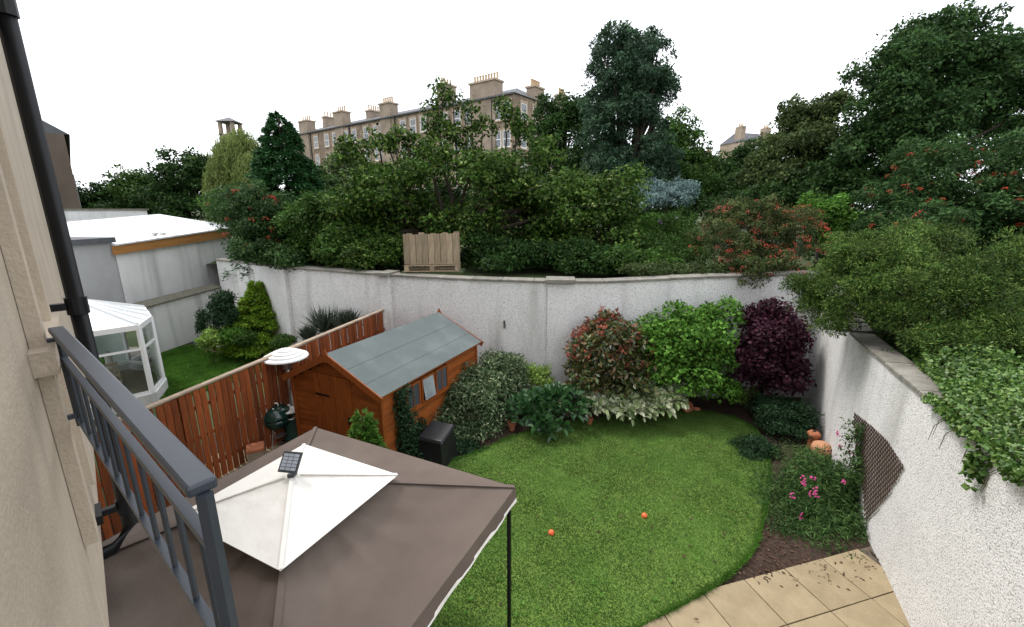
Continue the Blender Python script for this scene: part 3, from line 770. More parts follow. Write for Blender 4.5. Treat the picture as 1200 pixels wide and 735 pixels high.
for px in (80, 86):
    q = on_plane(px, 269, wa2, wb2); m = MB(); m.tube([q - back * .12, q + back * .02], .05, 8); m.build('vent_pipe', M_black, ww, world=True)

# conservatory
k0 = P(181, 472, z=0)
cz = 2.05
cons = thing('conservatory', 'white framed glass conservatory with polycarbonate roof beside the neighbour lawn', 'conservatory', (k0.x, k0.y, 0))
def CF(a, b, z): return k0 + U * a - NF * b + Z(z)            # a along the terrace away from us, b back to the house
# plan: corner k0, front side runs along U, side wall runs back to the house
top = CF(0, 0, 0)
front = [(0, 0), (0.9, -0.32), (2.4, -0.32), (3.3, 0.2)]
plan = [(0, 2.6)] + front + [(3.3, 2.6)]
for i in range(len(plan) - 1):
    (a0_, b0_), (a1_, b1_) = plan[i], plan[i+1]
    p, q = CF(a0_, b0_, 0), CF(a1_, b1_, 0)
    m = MB(); m.bar(p + Z(.12), q + Z(.12), .16, .3); m.build('plinth', M_whiter, cons, world=True)
    for z, h in ((.30, .09), (cz - .05, .13), (1.45, .05)):
        m = MB(); m.bar(p + Z(z), q + Z(z), .065, h); m.build('window_frame', M_upvc, cons, world=True)
    nseg = max(1, round((q - p).length / 0.8))
    for s in range(nseg):
        x0, x1 = p.lerp(q, s / nseg), p.lerp(q, (s + 1) / nseg)
        m = MB(); m.bar(x0 + Z(.27), x0 + Z(cz), .085, .085); m.build('mullion', M_upvc, cons, world=True)
        m = MB(); d_ = (x1 - x0).normalized() * 0.04; m.add([x0 + d_ + Z(.34), x1 - d_ + Z(.34), x1 - d_ + Z(cz - .1), x0 + d_ + Z(cz - .1)], [(0, 1, 2, 3)]); m.build('pane', M_glass, cons, world=True)
rA, rB = CF(1.2, 1.0, cz + .62), CF(1.2, 2.6, cz + .62)
rp = [CF(a, b, cz + .03) for a, b in plan]
m = MB(); m.bar(rA, rB, .09, .1); m.build('ridge', M_upvc, cons, world=True)
def rtop(i): return rA if 0 < i < len(rp) - 1 else rB
M_poly = mat('polycarbonate', (0.62, 0.68, 0.72), 0.3, 0.06, 2)
for i in range(len(rp)):
    m = MB(); m.bar(rp[i], rtop(i), .055, .07); m.build('roof_bar', M_upvc, cons, world=True)
    if i < len(rp) - 1:
        m = MB(); vsn = [rp[i] - Z(.02), rp[i+1] - Z(.02), rtop(i+1) - Z(.02)] + ([rtop(i) - Z(.02)] if (rtop(i) - rtop(i+1)).length > 0.01 else [])
        m.add(vsn, [tuple(range(len(vsn)))]); m.build('roof_panel', M_poly, cons, world=True)
        if (rp[i+1] - rp[i]).length > 0.9:
            mid = (rp[i] + rp[i+1]) / 2; tt = (rtop(i) + rtop(i+1)) / 2
            m = MB(); m.bar(mid, tt, .045, .06); m.build('roof_bar', M_upvc, cons, world=True)
m = MB(); m.lathe([(.05, 0), (.05, .06), (.02, .08), (.02, .12), (.055, .16), (.055, .2), (.02, .24), (.012, .32)], 10, rA + Z(.04)); m.build('finial', M_upvc, cons, world=True, smooth=True)
m = MB(); m.prism([CF(a, b, 0).xy for a, b in plan], 0.02, 0.1); m.build('floor', M_tile, cons, world=True)
sf = thing('sofa', 'pale sofa with green cushion inside the conservatory', 'sofa', CF(1.9, 1.0, 0.1), math.atan2(U.y, U.x))
m = MB(); m.box((0, 0, .22), (1.5, .7, .36)); m.build('seat', M_cushion, sf, bevel=.05)
m = MB(); m.box((0, -.36, .5), (1.5, .16, .6)); m.build('backrest', M_cushion, sf, bevel=.05)
for s in (-1, 1):
    m = MB(); m.box((s * .78, 0, .34), (.14, .72, .6)); m.build('armrest', M_cushion, sf, bevel=.04)
m = MB(); m.box((.3, -.2, .55), (.42, .14, .36), Matrix.Rotation(.3, 3, 'X')); m.build('cushion', M_cushg, sf, bevel=.05)
chd = thing('conservatory_chair', 'wooden slatted chair inside the conservatory corner', 'chair', CF(0.55, 0.75, 0.1), 0.6)
m = MB(); m.box((0, 0, .43), (.46, .46, .04)); m.build('seat', M_cushion, chd)
for sx in (-1, 1):
    for sy in (-1, 1):
        m = MB(); m.bar((sx * .2, sy * .2, 0), (sx * .2, sy * .2, .95 if sy > 0 else .42), .035, .035); m.build('leg', M_fcap, chd)
for z in (.6, .75, .9):
    m = MB(); m.box((0, .2, z), (.36, .02, .07)); m.build('back_slat', M_fcap, chd)

# neighbour lawn
NL = smooth_poly([P(165, 474, z=0), P(160, 440, z=0), P(168, 422.5, z=0), P(224, 402.5, z=0), P(236, 410, z=0), P(262, 416, z=0), P(300, 412, z=0), P(330, 405, z=0), P(330, 424, z=0), P(240, 460, z=0)], 1)
sheet('neighbour_lawn', NL, 0.012, M_lawn)
blades('neighbour_grass', NL, 60000, 0.045, 'grassd', 0.012, 'dark green grass of the neighbour lawn beyond the slatted fence', 9)

# ------------------------------------------------------------------ slatted fence
F0 = P(165, 481, z=1.81); F1 = on_plane(450, 362, BW[2], BW[3])
F1 = Vector((F1.x, F1.y, F1.z)) - Vector((0, 0.06, 0))
fd = Vector((F1.x - F0.x, F1.y - F0.y, 0)); flen = fd.length; fd.normalize()
F0s = Vector((F0.x, F0.y, 0)) - fd * 1.5; ztop0 = F0.z - (F1.z - F0.z) / flen * 1.5; flen += 1.5
fnc = thing('slatted_fence', 'orange-brown stained fence of upright slats with pale top rail between the two gardens', 'fence', (F0.x, F0.y, 0))
fn = Vector((fd.y, -fd.x, 0))                                   # towards our side
fz = lambda s: ztop0 + (F1.z - ztop0) * s / flen
m = MB(); m.box((0, 0, 0.5), (0.096, 0.02, 1.0)); board_me = m.mesh('board', M_fence)
fa_ = math.atan2(fd.y, fd.x)
nbd = int(flen / 0.118)
off = Vector(fnc.location)
for i in range(nbd):
    s = (i + 0.5) * 0.118; p = F0s + fd * s + fn * 0.032
    inst(board_me, 'board', fnc, p - off + Z(0.06), (rng.uniform(-.006, .006), rng.uniform(-.008, .008), fa_ + rng.uniform(-.02, .02)), (1, 1, fz(s) - 0.09 + rng.uniform(-.006, .003)))
for z in (0.35, 0.95, 1.5):
    m = MB(); m.bar(F0s + Z(z), F0s + fd * flen + Z(z), .04, .07); m.build('rail', M_fence, fnc, world=True)
m = MB(); m.bar(F0s + Z(fz(0) + .0), F0s + fd * flen + Z(fz(flen)), .11, .035); m.build('top_rail', M_fcap, fnc, world=True, bevel=.005)
s = 0.2
while s < flen:
    m = MB(); p = F0s + fd * s - fn * 0.065; m.bar(p, p + Z(fz(s) - .02), .08, .08); m.build('post', M_fence, fnc, world=True); s += 1.83

# ------------------------------------------------------------------ shed
RF = P(446, 463, z=1.70)
ex = Vector((0.905, -0.425, 0)).normalized(); ey = Vector((-ex.y, ex.x, 0))
SW, SL, EV, RG = 2.25, 3.35, 1.66, 2.22
sx0 = RF - ex * 0.06 + ey * 0.06
shed = thing('garden_shed', 'orange-brown timber shed with grey-green felt roof and three small side windows', 'shed', (sx0.x, sx0.y, 0), math.atan2(ex.y, ex.x))
# local: x from -SW (fence side) to 0, y from 0 (front gable) to SL
ZR = lambda x: EV + (RG - EV) * (1 - abs(x + SW / 2) / (SW / 2))
m = MB()
m.add([(-SW+.03, .03, 0), (-.03, .03, 0), (-.03, .03, EV-.03), (-SW/2, .03, RG-.05), (-SW+.03, .03, EV-.03), (-SW+.03, SL-.03, 0), (-.03, SL-.03, 0), (-.03, SL-.03, EV-.03), (-SW/2, SL-.03, RG-.05), (-SW+.03, SL-.03, EV-.03)],
      [(0, 1, 2, 3, 4), (9, 8, 7, 6, 5), (0, 4, 9, 5), (1, 6, 7, 2)])
m.build('inner_lining', M_dark, shed)
ph = 0.118
def plank(p0, p1, z, tilt_n, h=ph - 0.006):
    """one horizontal shiplap board from p0 to p1 whose lower edge stands proud along tilt_n"""
    p0, p1, tn = Vector(p0), Vector(p1), Vector(tilt_n)
    a = tn * 0.022; b = tn * 0.008
    q = MB(); q.hexa([p0 + Z(z), p1 + Z(z), p1 + a + Z(z), p0 + a + Z(z), p0 + Z(z + h), p1 + Z(z + h), p1 + b + Z(z + h), p0 + b + Z(z + h)])
    return q.build('plank', M_shed, shed)
DX0, DX1, DZ = -1.62, -0.70, 1.83                               # door
z = 0.06
while z < RG - 0.1:
    hw = SW / 2 if z + ph < EV else max(0, (RG - z - ph) / (RG - EV)) * SW / 2
    xl, xr = -SW / 2 - hw, -SW / 2 + hw
    if hw > 0.05:
        if z < DZ - .05:
            if xl < DX0 - .03: plank((xl, 0.03, 0), (DX0 - .006, 0.03, 0), z, (0, -1, 0))
            if xr > DX1 + .03: plank((DX1 + .006, 0.03, 0), (xr, 0.03, 0), z, (0, -1, 0))
        else: plank((xl, 0.03, 0), (xr, 0.03, 0), z, (0, -1, 0))
        plank((xl, SL - 0.03, 0), (xr, SL - 0.03, 0), z, (0, 1, 0))
    if z + ph < EV + 0.02:
        plank((-SW + .03, 0, 0), (-SW + .03, SL, 0), z, (-1, 0, 0))
        if z + ph < 1.02 or z > 1.56: plank((-0.03, 0, 0), (-0.03, SL, 0), z, (1, 0, 0))
        else:
            plank((-0.03, 0, 0), (-0.03, 0.62, 0), z, (1, 0, 0)); plank((-0.03, 2.06, 0), (-0.03, SL, 0), z, (1, 0, 0))
    z += ph
for x, y in ((0, 0), (0, SL), (-SW, 0), (-SW, SL)):
    m = MB(); m.box((x - (.02 if x == 0 else -.02), y + (.02 if y == 0 else -.02), EV / 2), (.06, .06, EV - .02)); m.build('corner_trim', M_shedv, shed)
door = MB(); door.box(((DX0 + DX1) / 2, 0.012, DZ / 2 + .025), (DX1 - DX0, 0.02, DZ - .06)); door = door.build('door', M_shedv, shed)
nbx = 9
for i in range(nbx):
    x = DX0 + (i + .5) * (DX1 - DX0) / nbx
    m = MB(); m.box((x, -.004, DZ / 2 + .025), ((DX1 - DX0) / nbx - .006, .012, DZ - .062)); m.build('board', M_shedv, door)
m = MB(); m.box((DX1 - .08, -.02, 1.0), (.03, .03, .14)); m.build('handle', M_pipe, door)
for zz in (.4, 1.4):
    m = MB(); m.box((DX0 + .2, -.013, zz), (.36, .008, .04)); m.build('hinge', M_pipe, door)
M_litp = mat('pane_painted_reflection', (.28, .31, .33), .1, .3, 3, spec=.8)  # pale colour stands for light reflected in the open pane
for i in range(3):
    y0 = 0.64 + i * 0.48; wz, wh_, ww_ = 1.29, .52, .44
    fr = MB()
    for c, d in (((.005, y0 + .02, wz), (.05, .04, wh_)), ((.005, y0 + ww_ - .02, wz), (.05, .04, wh_)), ((.005, y0 + ww_ / 2, wz - wh_ / 2 + .02), (.05, ww_ - .085, .04)), ((.005, y0 + ww_ / 2, wz + wh_ / 2 - .02), (.05, ww_ - .085, .04))): fr.box(c, d)
    fr = fr.build('window', M_shedv, shed)
    op = i == 1                                             # the middle light is propped open
    R = Matrix.Rotation(-0.14 if op else 0, 3, 'Y')
    m = MB(); m.box((.045 if op else .012, y0 + ww_ / 2, wz), (.008, ww_ - .09, wh_ - .09), R); m.build('pane', M_litp if op else M_pane, fr)
    if not op:
        m = MB(); m.box((.02, y0 + ww_ / 2, wz), (.02, .018, wh_ - .085)); m.build('glazing_bar', M_shedv, fr)
m = MB(); m.box((.012, 0.64 + .7, 1.01), (.09, 1.48, .03)); m.build('window_sill', M_shedv, shed)
# roof felt: strips across the slope, lower ones under the upper ones
OV = 0.09
def roof_pt(x, y, dz): return Vector((x, y, ZR(max(-SW, min(0, x))) - (0 if -SW <= x <= 0 else (abs(x + SW/2) - SW/2) * (RG - EV) / (SW / 2)) + dz))
for s in (-1, 1):
    for i in range(3):
        x0 = -SW / 2 + s * (SW / 2 + OV) * i / 3; x1 = -SW / 2 + s * ((SW / 2 + OV) * (i + 1) / 3 + (0.06 if i < 2 else 0))
        up = 0.05 + (2 - i) * 0.005
        nseg = 14; vs = []
        for j in range(nseg + 1):
            y = -OV + (SL + 2 * OV) * j / nseg
            for x, e in ((x0, 0), (x0 + (x1 - x0) * .5, 0), (x1, 0)):
                w_ = 0
                vs.append(roof_pt(x, y, up + w_ * (0 if e else 1)))
        fs = [(j*3+q, j*3+q+1, j*3+q+4, j*3+q+3) if s > 0 else (j*3+q+3, j*3+q+4, j*3+q+1, j*3+q) for j in range(nseg) for q in (0, 1)]
        m = MB(); m.add(vs, fs); o = m.build('roof_felt', M_felt, shed)
        sm = o.modifiers.new('thick', 'SOLIDIFY'); sm.thickness = 0.008; sm.offset = 0
    m = MB(); a_ = roof_pt(-SW/2, -OV, 0.008); b_ = roof_pt(-SW/2 + s * (SW/2 + OV - .01), -OV, 0.008); c_ = Vector((0, SL + 2*OV, 0))
    m.hexa([a_, b_, b_ + c_, a_ + c_] + [q + Z(.026) for q in (a_, b_, b_ + c_, a_ + c_)]); m.build('roof_board', M_shedv, shed)
    for y in (-OV - .012, SL + OV + .012):
        m = MB(); m.bar(roof_pt(-SW/2 + s*.004, y, 0.0), roof_pt(-SW/2 + s * (SW/2 + OV + .02), y, 0.0), .022, .12); m.build('bargeboard', M_shedv, shed)
for y in (-OV - .015, SL + OV + .015):
    m = MB(); m.box((-SW/2, y, RG - .02), (.1, .034, .16)); m.add([(-SW/2-.05, y-.017, RG+.06), (-SW/2+.05, y-.017, RG+.06), (-SW/2+.05, y+.017, RG+.06), (-SW/2-.05, y+.017, RG+.06), (-SW/2, y, RG+.17)], [(0,1,4),(1,2,4),(2,3,4),(3,0,4)]); m.build('finial', M_shedv, shed)

# ------------------------------------------------------------------ patio heater, barbecue, planter
hb0 = P(347, 511, z=0.05)
hz = P(340, 415, Y=hb0.y - 0.05).z
ht = thing('patio_heater', 'patio heater with white ringed dome, steel pole, round table and green base', 'patio heater', (hb0.x, hb0.y, 0.05))
m = MB(); m.lathe([(.24, 0), (.24, .04), (.21, .06), (.205, .62), (.19, .66)], 24); m.build('gas_cover', M_heatg, ht, smooth=True)
m = MB(); m.lathe([(.30, .66), (.34, .68), (.34, .70), (.05, .715)], 28); m.build('table', M_whitem, ht, smooth=False)
m = MB(); m.tube([(0, 0, .70), (0, 0, hz - .22)], .038, 14); m.build('pole', M_metal, ht, smooth=True)
m = MB(); m.lathe([(.06, hz - .40), (.10, hz - .38), (.10, hz - .2), (.13, hz - .14), (.05, hz - .12)], 20); m.build('burner', M_metal, ht, smooth=True)
m = MB()
m.lathe([(.03, hz - .17), (.42, hz - .15), (.435, hz - .13), (.42, hz - .105), (.34, hz - .095), (.335, hz - .06), (.25, hz - .05), (.245, hz - .015), (.15, hz - .005), (.145, hz + .025), (.04, hz + .035), (.035, hz + .06), (.01, hz + .065)], 36)
m.build('reflector_dome', M_whitem, ht)
kb = P(328, 518, z=0.05)
bq = thing('kettle_barbecue', 'dark green kettle barbecue with domed lid beside the patio heater', 'barbecue', (kb.x, kb.y, 0.05))
m = MB(); m.lathe([(.08, .32), (.20, .38), (.28, .48), (.30, .58), (.29, .58)], 28); m.build('bowl', M_greenb, bq, smooth=True)
m = MB(); m.lathe([(.305, .585), (.30, .64), (.25, .74), (.15, .81), (.02, .835)], 28); lid = m.build('lid', M_greenb, bq, smooth=True)
m = MB(); m.tube([(-.07, 0, .82), (-.06, 0, .88), (.06, 0, .88), (.07, 0, .82)], .014, 8); m.build('handle', M_whitem, lid, smooth=True)
m = MB(); m.lathe([(.03, .80), (.03, .845), (.015, .85)], 10, (.12, -.08, -.03)); m.build('vent', M_metal, lid)
for s in (-1, 1):
    m = MB(); m.tube([(s*.29, -.08, .55), (s*.37, -.07, .56), (s*.37, .07, .56), (s*.29, .08, .55)], .013, 8); m.build('side_handle', M_whitem, bq, smooth=True)
for q in (0.5, 2.6, 4.7):
    m = MB(); m.tube([(math.cos(q)*.16, math.sin(q)*.16, .42), (math.cos(q)*.27, math.sin(q)*.27, 0)], .013, 8); m.build('leg', M_metal, bq)
m = MB(); m.lathe([(.12, .16), (.16, .17), (.16, .18)], 20); m.build('ash_tray', M_metal, bq)
pb = P(302, 543, z=0.05)
pl = thing('wooden_planter', 'small square timber planter topped with a terracotta slab near the fence', 'planter', (pb.x, pb.y, 0.05), 0.5)
m = MB(); m.add([(-.13,-.13,0),(.13,-.13,0),(.13,.13,0),(-.13,.13,0),(-.15,-.15,.30),(.15,-.15,.30),(.15,.15,.30),(-.15,.15,.30)], ((0,3,2,1),(4,5,6,7),(0,1,5,4),(1,2,6,5),(2,3,7,6),(3,0,4,7))); m.build('box', M_fcap, pl)
m = MB(); m.box((0, 0, .335), (.30, .30, .066)); m.build('rim', M_terra, pl, bevel=.01)

# ------------------------------------------------------------------ gazebo
GZ = 1.98
gB, gR = P(370, 501, z=GZ), P(604, 571, z=GZ)
gx_ = (gR - gB).normalized(); gy_ = Vector((gx_.y, -gx_.x, 0))           # towards the house
GW = (gR - gB).length; GD = GW * 0.97
gc = gB + gx_ * GW / 2 + gy_ * GD / 2
gz = thing('gazebo', 'brown fabric gazebo with raised cream vent top and dark metal legs', 'gazebo', (gc.x, gc.y, 0.05), math.atan2(gx_.y, gx_.x))
hw, hd = GW / 2, GD / 2
PEAK = 2.50
def canopy(n, hx, hy, z0, z1, r0, sag, name, mt, wr=0.008):
    """four sloping sides from the eaves up to an opening, with sagging cloth and hip folds"""
    m = MB(); vs = []; fs = []
    loop = []
    for k_ in range(4):
        for j in range(n):
            f = j / n * 2 - 1
            loop.append({0: (f, -1), 1: (1, f), 2: (-f, 1), 3: (-1, -f)}[k_])
    rowsn = 16; nl = len(loop)
    for i in range(rowsn + 1):
        s = 1 - (1 - r0) * i / rowsn
        for (a, b) in loop:
            e = min(abs(a), abs(b)); up = (1 - s); rim = min(1, up * 7)
            z = z0 + (z1 - z0) * up / 1.0
            z -= sag * (1 - e ** 1.5) * math.sin(math.pi * min(1, up / (1 - r0 * .5))) 
            z += rim * wr * math.sin(a * 9 + b * 7 + s * 11) * (1 - e) + rim * wr * .7 * math.sin(a * 23 - b * 19 + s * 5) * (1 - e)
            z += rim * wr * .9 * math.sin(s * 26 + (a - b) * 4) * e ** 3 * (1 - e) * 5 + rim * wr * .5 * math.sin((a * hx + b * hy) * 14 + s * 3) * (1 - e)
            vs.append((a * s * hx, b * s * hy, z))
    for i in range(rowsn):
        for j in range(nl): fs.append((i*nl+j, i*nl+(j+1) % nl, (i+1)*nl+(j+1) % nl, (i+1)*nl+j))
    if r0 < 0.05: fs.append(tuple(range(rowsn*nl, (rowsn+1)*nl)))
    m.add(vs, fs)
    o = m.build(name, mt, gz, smooth=True)
    return o
zz0 = GZ - 0.05
cn = canopy(30, hw, hd, zz0, PEAK - .02, 0.30, 0.10, 'canopy', M_brown, 0.02)
VH = 0.43
vt = canopy(12, hw * VH, hd * VH, PEAK - .17, PEAK + .02, 0.02, 0.015, 'vent_top', M_offw, 0.006)
for k_, (a0_, a1_) in enumerate((((-1, -1), (1, -1)), ((1, -1), (1, 1)), ((1, 1), (-1, 1)), ((-1, 1), (-1, -1)))):
    m = MB(); n = 24; vs = []
    for j in range(n + 1):
        f = j / n; x, y = (a0_[0] + (a1_[0] - a0_[0]) * f) * hw, (a0_[1] + (a1_[1] - a0_[1]) * f) * hd
        s = 1.0 + 0.006 * math.sin(j * 1.3)
        vs += [(x * 1.002, y * 1.002, zz0 + .002), (x * s * 1.006, y * s * 1.006, zz0 - .17 - .008 * math.sin(j * 1.1))]
    fs = [(2*j, 2*j+1, 2*j+3, 2*j+2) for j in range(n)]
    m.add(vs, fs); vl = m.build('valance', M_brown, gz, smooth=True)
    m = MB(); m.add([(v[0] * 1.003, v[1] * 1.003, v[2] - (.13 if i % 2 == 0 else 0)) for i, v in enumerate(vs)], fs); m.build('white_trim', M_offw, vl, smooth=True)
for sx in (-1, 1):
    for sy in (-1, 1):
        m = MB(); m.box((sx * (hw - .05), sy * (hd - .05), (zz0 - .02) / 2), (.035, .035, zz0 - .03)); lg = m.build('leg', M_pipe, gz)
        m = MB(); m.box((sx * (hw - .05), sy * (hd - .05), .008), (.1, .1, .012)); m.build('foot_plate', M_pipe, lg)
for sx in (-1, 1):                                     # taped seams down the hips
    for sy in (-1, 1):
        zi = zz0 + (PEAK - .02 - zz0) * .66
        m = MB(); m.bar((sx * hw * .995, sy * hd * .995, zz0 + .012), (sx * hw * .34, sy * hd * .34, zi + .012), .045, .008); m.build('hip_seam', M_brown, gz)
        m = MB(); m.bar((sx * hw * VH * .99, sy * hd * VH * .99, PEAK - .162), (sx * hw * .03, sy * hd * .03, PEAK + .022), .03, .006); m.build('vent_seam', M_offw, gz)
# solar panel on the peak
pk = Matrix.Translation(gz.location) @ Matrix.Rotation(gz.rotation_euler.z, 4, 'Z') @ Vector((0, 0, PEAK + .02))
sp = thing('solar_panel', 'small grey solar panel clipped on the peak of the gazebo', 'solar panel', pk, -0.15)
Rp = Matrix.Rotation(math.radians(50), 3, 'X')
def SPt(x, y, z): return Rp @ Vector((x, y, z)) + Vector((0, 0, .11))
m = MB(); m.box(SPt(0, 0, 0), (.155, .155, .018), Rp); m.build('frame', M_panel, sp, bevel=.004)
for i in range(3):
    for j in range(5):
        m = MB(); m.box(SPt(-.044 + i * .044, -.05 + j * .025, .0105), (.039, .021, .003), Rp); m.build('cell', M_solar, sp)
m = MB(); m.tube([(0, .02, -.03), (0, .015, .1)], .014, 8); m.box((0, 0, .0), (.05, .05, .03)); m.build('mount', M_panel, sp)
sp.scale = (1.12, 1.12, 1.12)

# ------------------------------------------------------------------ bin, balls, pots, totems, trellis
bb = P(513, 540, z=0.02)
bn = thing('compost_bin', 'black plastic compost bin with sloping lid between climber and variegated shrub', 'bin', (bb.x, bb.y, 0.02), -0.35)
m = MB(); m.add([(-.30,-.30,0),(.30,-.30,0),(.30,.30,0),(-.30,.30,0),(-.24,-.24,.56),(.24,-.24,.56),(.24,.24,.64),(-.24,.24,.64)], ((0,3,2,1),(4,5,6,7),(0,1,5,4),(1,2,6,5),(2,3,7,6),(3,0,4,7))); m.build('body', M_black, bn, bevel=.02)
m = MB(); m.add([(-.28,-.29,.55),(.28,-.29,.55),(.28,.28,.65),(-.28,.28,.65),(-.24,-.25,.61),(.24,-.25,.61),(.24,.24,.71),(-.24,.24,.71)], ((0,3,2,1),(4,5,6,7),(0,1,5,4),(1,2,6,5),(2,3,7,6),(3,0,4,7))); m.build('lid', M_black, bn, bevel=.015)
for px, py, lb_ in ((755, 606, 'small orange-red ball on the open lawn in front of the hostas'), (646, 626, 'small orange ball on the lawn near the gazebo corner')):
    p = P(px, py, z=0.06); m = MB()
    m.lathe([(.002, -.045)] + [(.045 * math.cos(a), .045 * math.sin(a)) for a in np.linspace(-1.3, 1.3, 9)] + [(.002, .045)], 16)
    o = m.build('ball', M_ball, smooth=True); o.location = (p.x, p.y, 0.085); tag(o, lb_, 'ball')
def pot(px, py, r, h, label, tilt=(0, 0, 0), mt=None, z=0.02, plant=None):
    p = P(px, py, z=z); t = thing('terracotta_pot' if mt is None else 'glazed_pot', label, 'pot', (p.x, p.y, z + (abs(math.sin(tilt[0])) + abs(math.sin(tilt[1]))) * r * 0.9))
    t.rotation_euler = tilt
    mt = mt or M_terra
    m = MB(); m.lathe([(r*.62, 0), (r*.88, h*.72), (r*.80, h*.74), (r*.55, h*.3), (r*.1, h*.28)], 18); m.build('body', mt, t, smooth=False)
    m = MB(); m.lathe([(r*.9, h*.7), (r, h*.72), (r, h), (r*.86, h), (r*.82, h*.74)], 18); m.build('rim', mt, t)
    return t
pot(600, 504, .10, .2, 'terracotta pot half hidden between variegated shrub and big-leaved plant')
pot(603, 490, .09, .2, 'dull terracotta pot standing behind the variegated shrub edge')
pot(690, 498, .10, .2, 'upright terracotta pot at the lawn edge between big leaves and hostas')
pot(799, 482, .13, .26, 'terracotta pot lying beside another under the green shrub, next to hostas', (1.2, .3, 0))
pot(816, 481, .14, .26, 'larger terracotta pot tipped upside down under the green shrub', (2.7, .2, 0))
pot(232, 407, .11, .22, 'small dark blue glazed pot by the neighbour lawn edge', mt=M_blue)
pot(252, 411, .09, .18, 'terracotta pot under the pale green bush in the neighbour garden')
pot(293, 408, .12, .22, 'terracotta pot beside the golden conifer in the neighbour garden')
pw = P(268, 411, z=0.02)
t = thing('white_bowl_planter', 'shallow white bowl planter in the neighbour flower bed', 'planter', (pw.x, pw.y, .02))
m = MB(); m.lathe([(.16, 0), (.30, .16), (.33, .17), (.33, .2), (.28, .2), (.2, .1), (.02, .09)], 24); m.build('bowl', M_whitem, t, smooth=False)
m = MB(); m.lathe([(.26, .165), (.02, .175)], 18); m.build('soil', M_soil, t)
# terracotta totems by the right wall
p = P(951, 525, z=0.03)
t = thing('clay_totem', 'tall rounded terracotta chimney ornament near the right wall', 'ornament', (p.x, p.y, .02))
m = MB(); m.lathe([(.11, 0), (.09, .06), (.085, .25), (.115, .29), (.12, .34), (.08, .38), (.035, .385)], 20); m.build('body', M_terra, t, smooth=True)
m = MB(); m.lathe([(.035, .386), (.03, .40), (.02, .395)], 12); m.build('mouth', M_dark, t)
p = P(961, 533, z=0.03)
t = thing('clay_lantern', 'squat round pale terracotta lantern with small holes beside the sweet pea bush', 'ornament', (p.x, p.y, .02))
m = MB(); m.lathe([(.12, 0), (.17, .08), (.18, .16), (.15, .24), (.07, .29), (.02, .295)], 20); m.build('body', M_terral, t, smooth=True)
for q in np.linspace(-2.8, -.2, 7):
    m = MB(); m.tube([(math.cos(q)*.155, math.sin(q)*.155, .2), (math.cos(q)*.185, math.sin(q)*.185, .2)], .014, 8); m.build('hole', M_dark, t)
# expanding trellis on the right wall
wn = Vector((-rdir.y, rdir.x, 0)); wn = wn if wn.x < 0 else -wn
poly_px = [(1002, 483), (1024, 500), (1042, 517), (1062, 548), (1040, 585), (1016, 612), (1013, 575), (1005, 530)]
wp = [on_plane(x, y, r1, r2) for x, y in poly_px]
s_of = lambda p: (p - r1).dot(rdir)
poly2 = [(s_of(p), p.z) for p in wp]
tr = thing('lattice_trellis', 'dark brown expanding diamond lattice trellis fixed to the white side wall', 'trellis', wp[4])
allp = np.array(poly2); cx, cz_ = allp.mean(0)
step = 0.062
for fam, ang in enumerate((0.95, -0.95)):
    dx, dz = math.cos(ang), math.sin(ang); nx, nz = -dz, dx
    offs = [(p[0] - cx) * nx + (p[1] - cz_) * nz for p in poly2]
    o = min(offs) + step / 2
    while o < max(offs):
        ts = []
        for i in range(len(poly2)):
            (x1, y1), (x2, y2) = poly2[i], poly2[(i+1) % len(poly2)]
            d1, d2 = (x1 - cx) * nx + (y1 - cz_) * nz - o, (x2 - cx) * nx + (y2 - cz_) * nz - o
            if d1 * d2 < 0:
                f = d1 / (d1 - d2); ts.append((x1 + (x2 - x1) * f - cx) * dx + (y1 + (y2 - y1) * f - cz_) * dz)
        if len(ts) >= 2 and max(ts) - min(ts) > 0.05:
            a, b = min(ts), max(ts)
            W = lambda t_: r1 + rdir * (cx + nx * o + dx * t_) + wn * (0.018 + 0.009 * fam) + Z(cz_ + nz * o + dz * t_)
            m = MB(); m.bar(W(a), W(b), .017, .008, up=wn); m.build('slat', M_trell, tr, world=True)
        o += step

# ------------------------------------------------------------------ tenement on the hill
EZ = 19.0
tl, tr_, te = P(340, 160, z=EZ), P(602, 109, z=EZ), P(648, 134, z=EZ)
tl.z = tr_.z = te.z = 0
td = (tr_ - tl).normalized(); tn = Vector((td.y, -td.x, 0))             # tn: towards us
rd = Vector((-tn.x, -tn.y, 0)); rl = (te - tr_).dot(rd)
rl = max(rl, 9.5)
te2 = tr_ + rd * rl
tnm = thing('tenement', 'long brown sandstone tenement with slate roof, tall chimneys and white sash windows on the hill', 'building', (tr_.x, tr_.y, 3))
TLn = (tr_ - tl).length
def TF(s, n, z): return tl + td * s + tn * n + Z(z)
m = MB(); m.hexa([TF(0, -rl, 2), TF(TLn, -rl, 2), TF(TLn, 0, 2), TF(0, 0, 2), TF(0, -rl, EZ), TF(TLn, -rl, EZ), TF(TLn, 0, EZ), TF(0, 0, EZ)]); m.build('wall', M_stone, tnm, world=True)
m = MB(); rz = EZ + 2.6
m.add([TF(-.2, .3, EZ + .01), TF(TLn + .3, .3, EZ + .01), TF(TLn + .3, -rl - .3, EZ + .01), TF(-.2, -rl - .3, EZ + .01), TF(1, -rl / 2, rz), TF(TLn - 4.5, -rl / 2, rz)], [(0, 1, 5, 4), (1, 2, 5), (2, 3, 4, 5), (3, 0, 4), (3, 2, 1, 0)])
m.build('roof', M_slate, tnm, world=True)
m = MB(); m.bar(TF(-.2, .33, EZ - .05), TF(TLn + .2, .33, EZ - .05), .18, .18); m.build('gutter', M_slate, tnm, world=True)
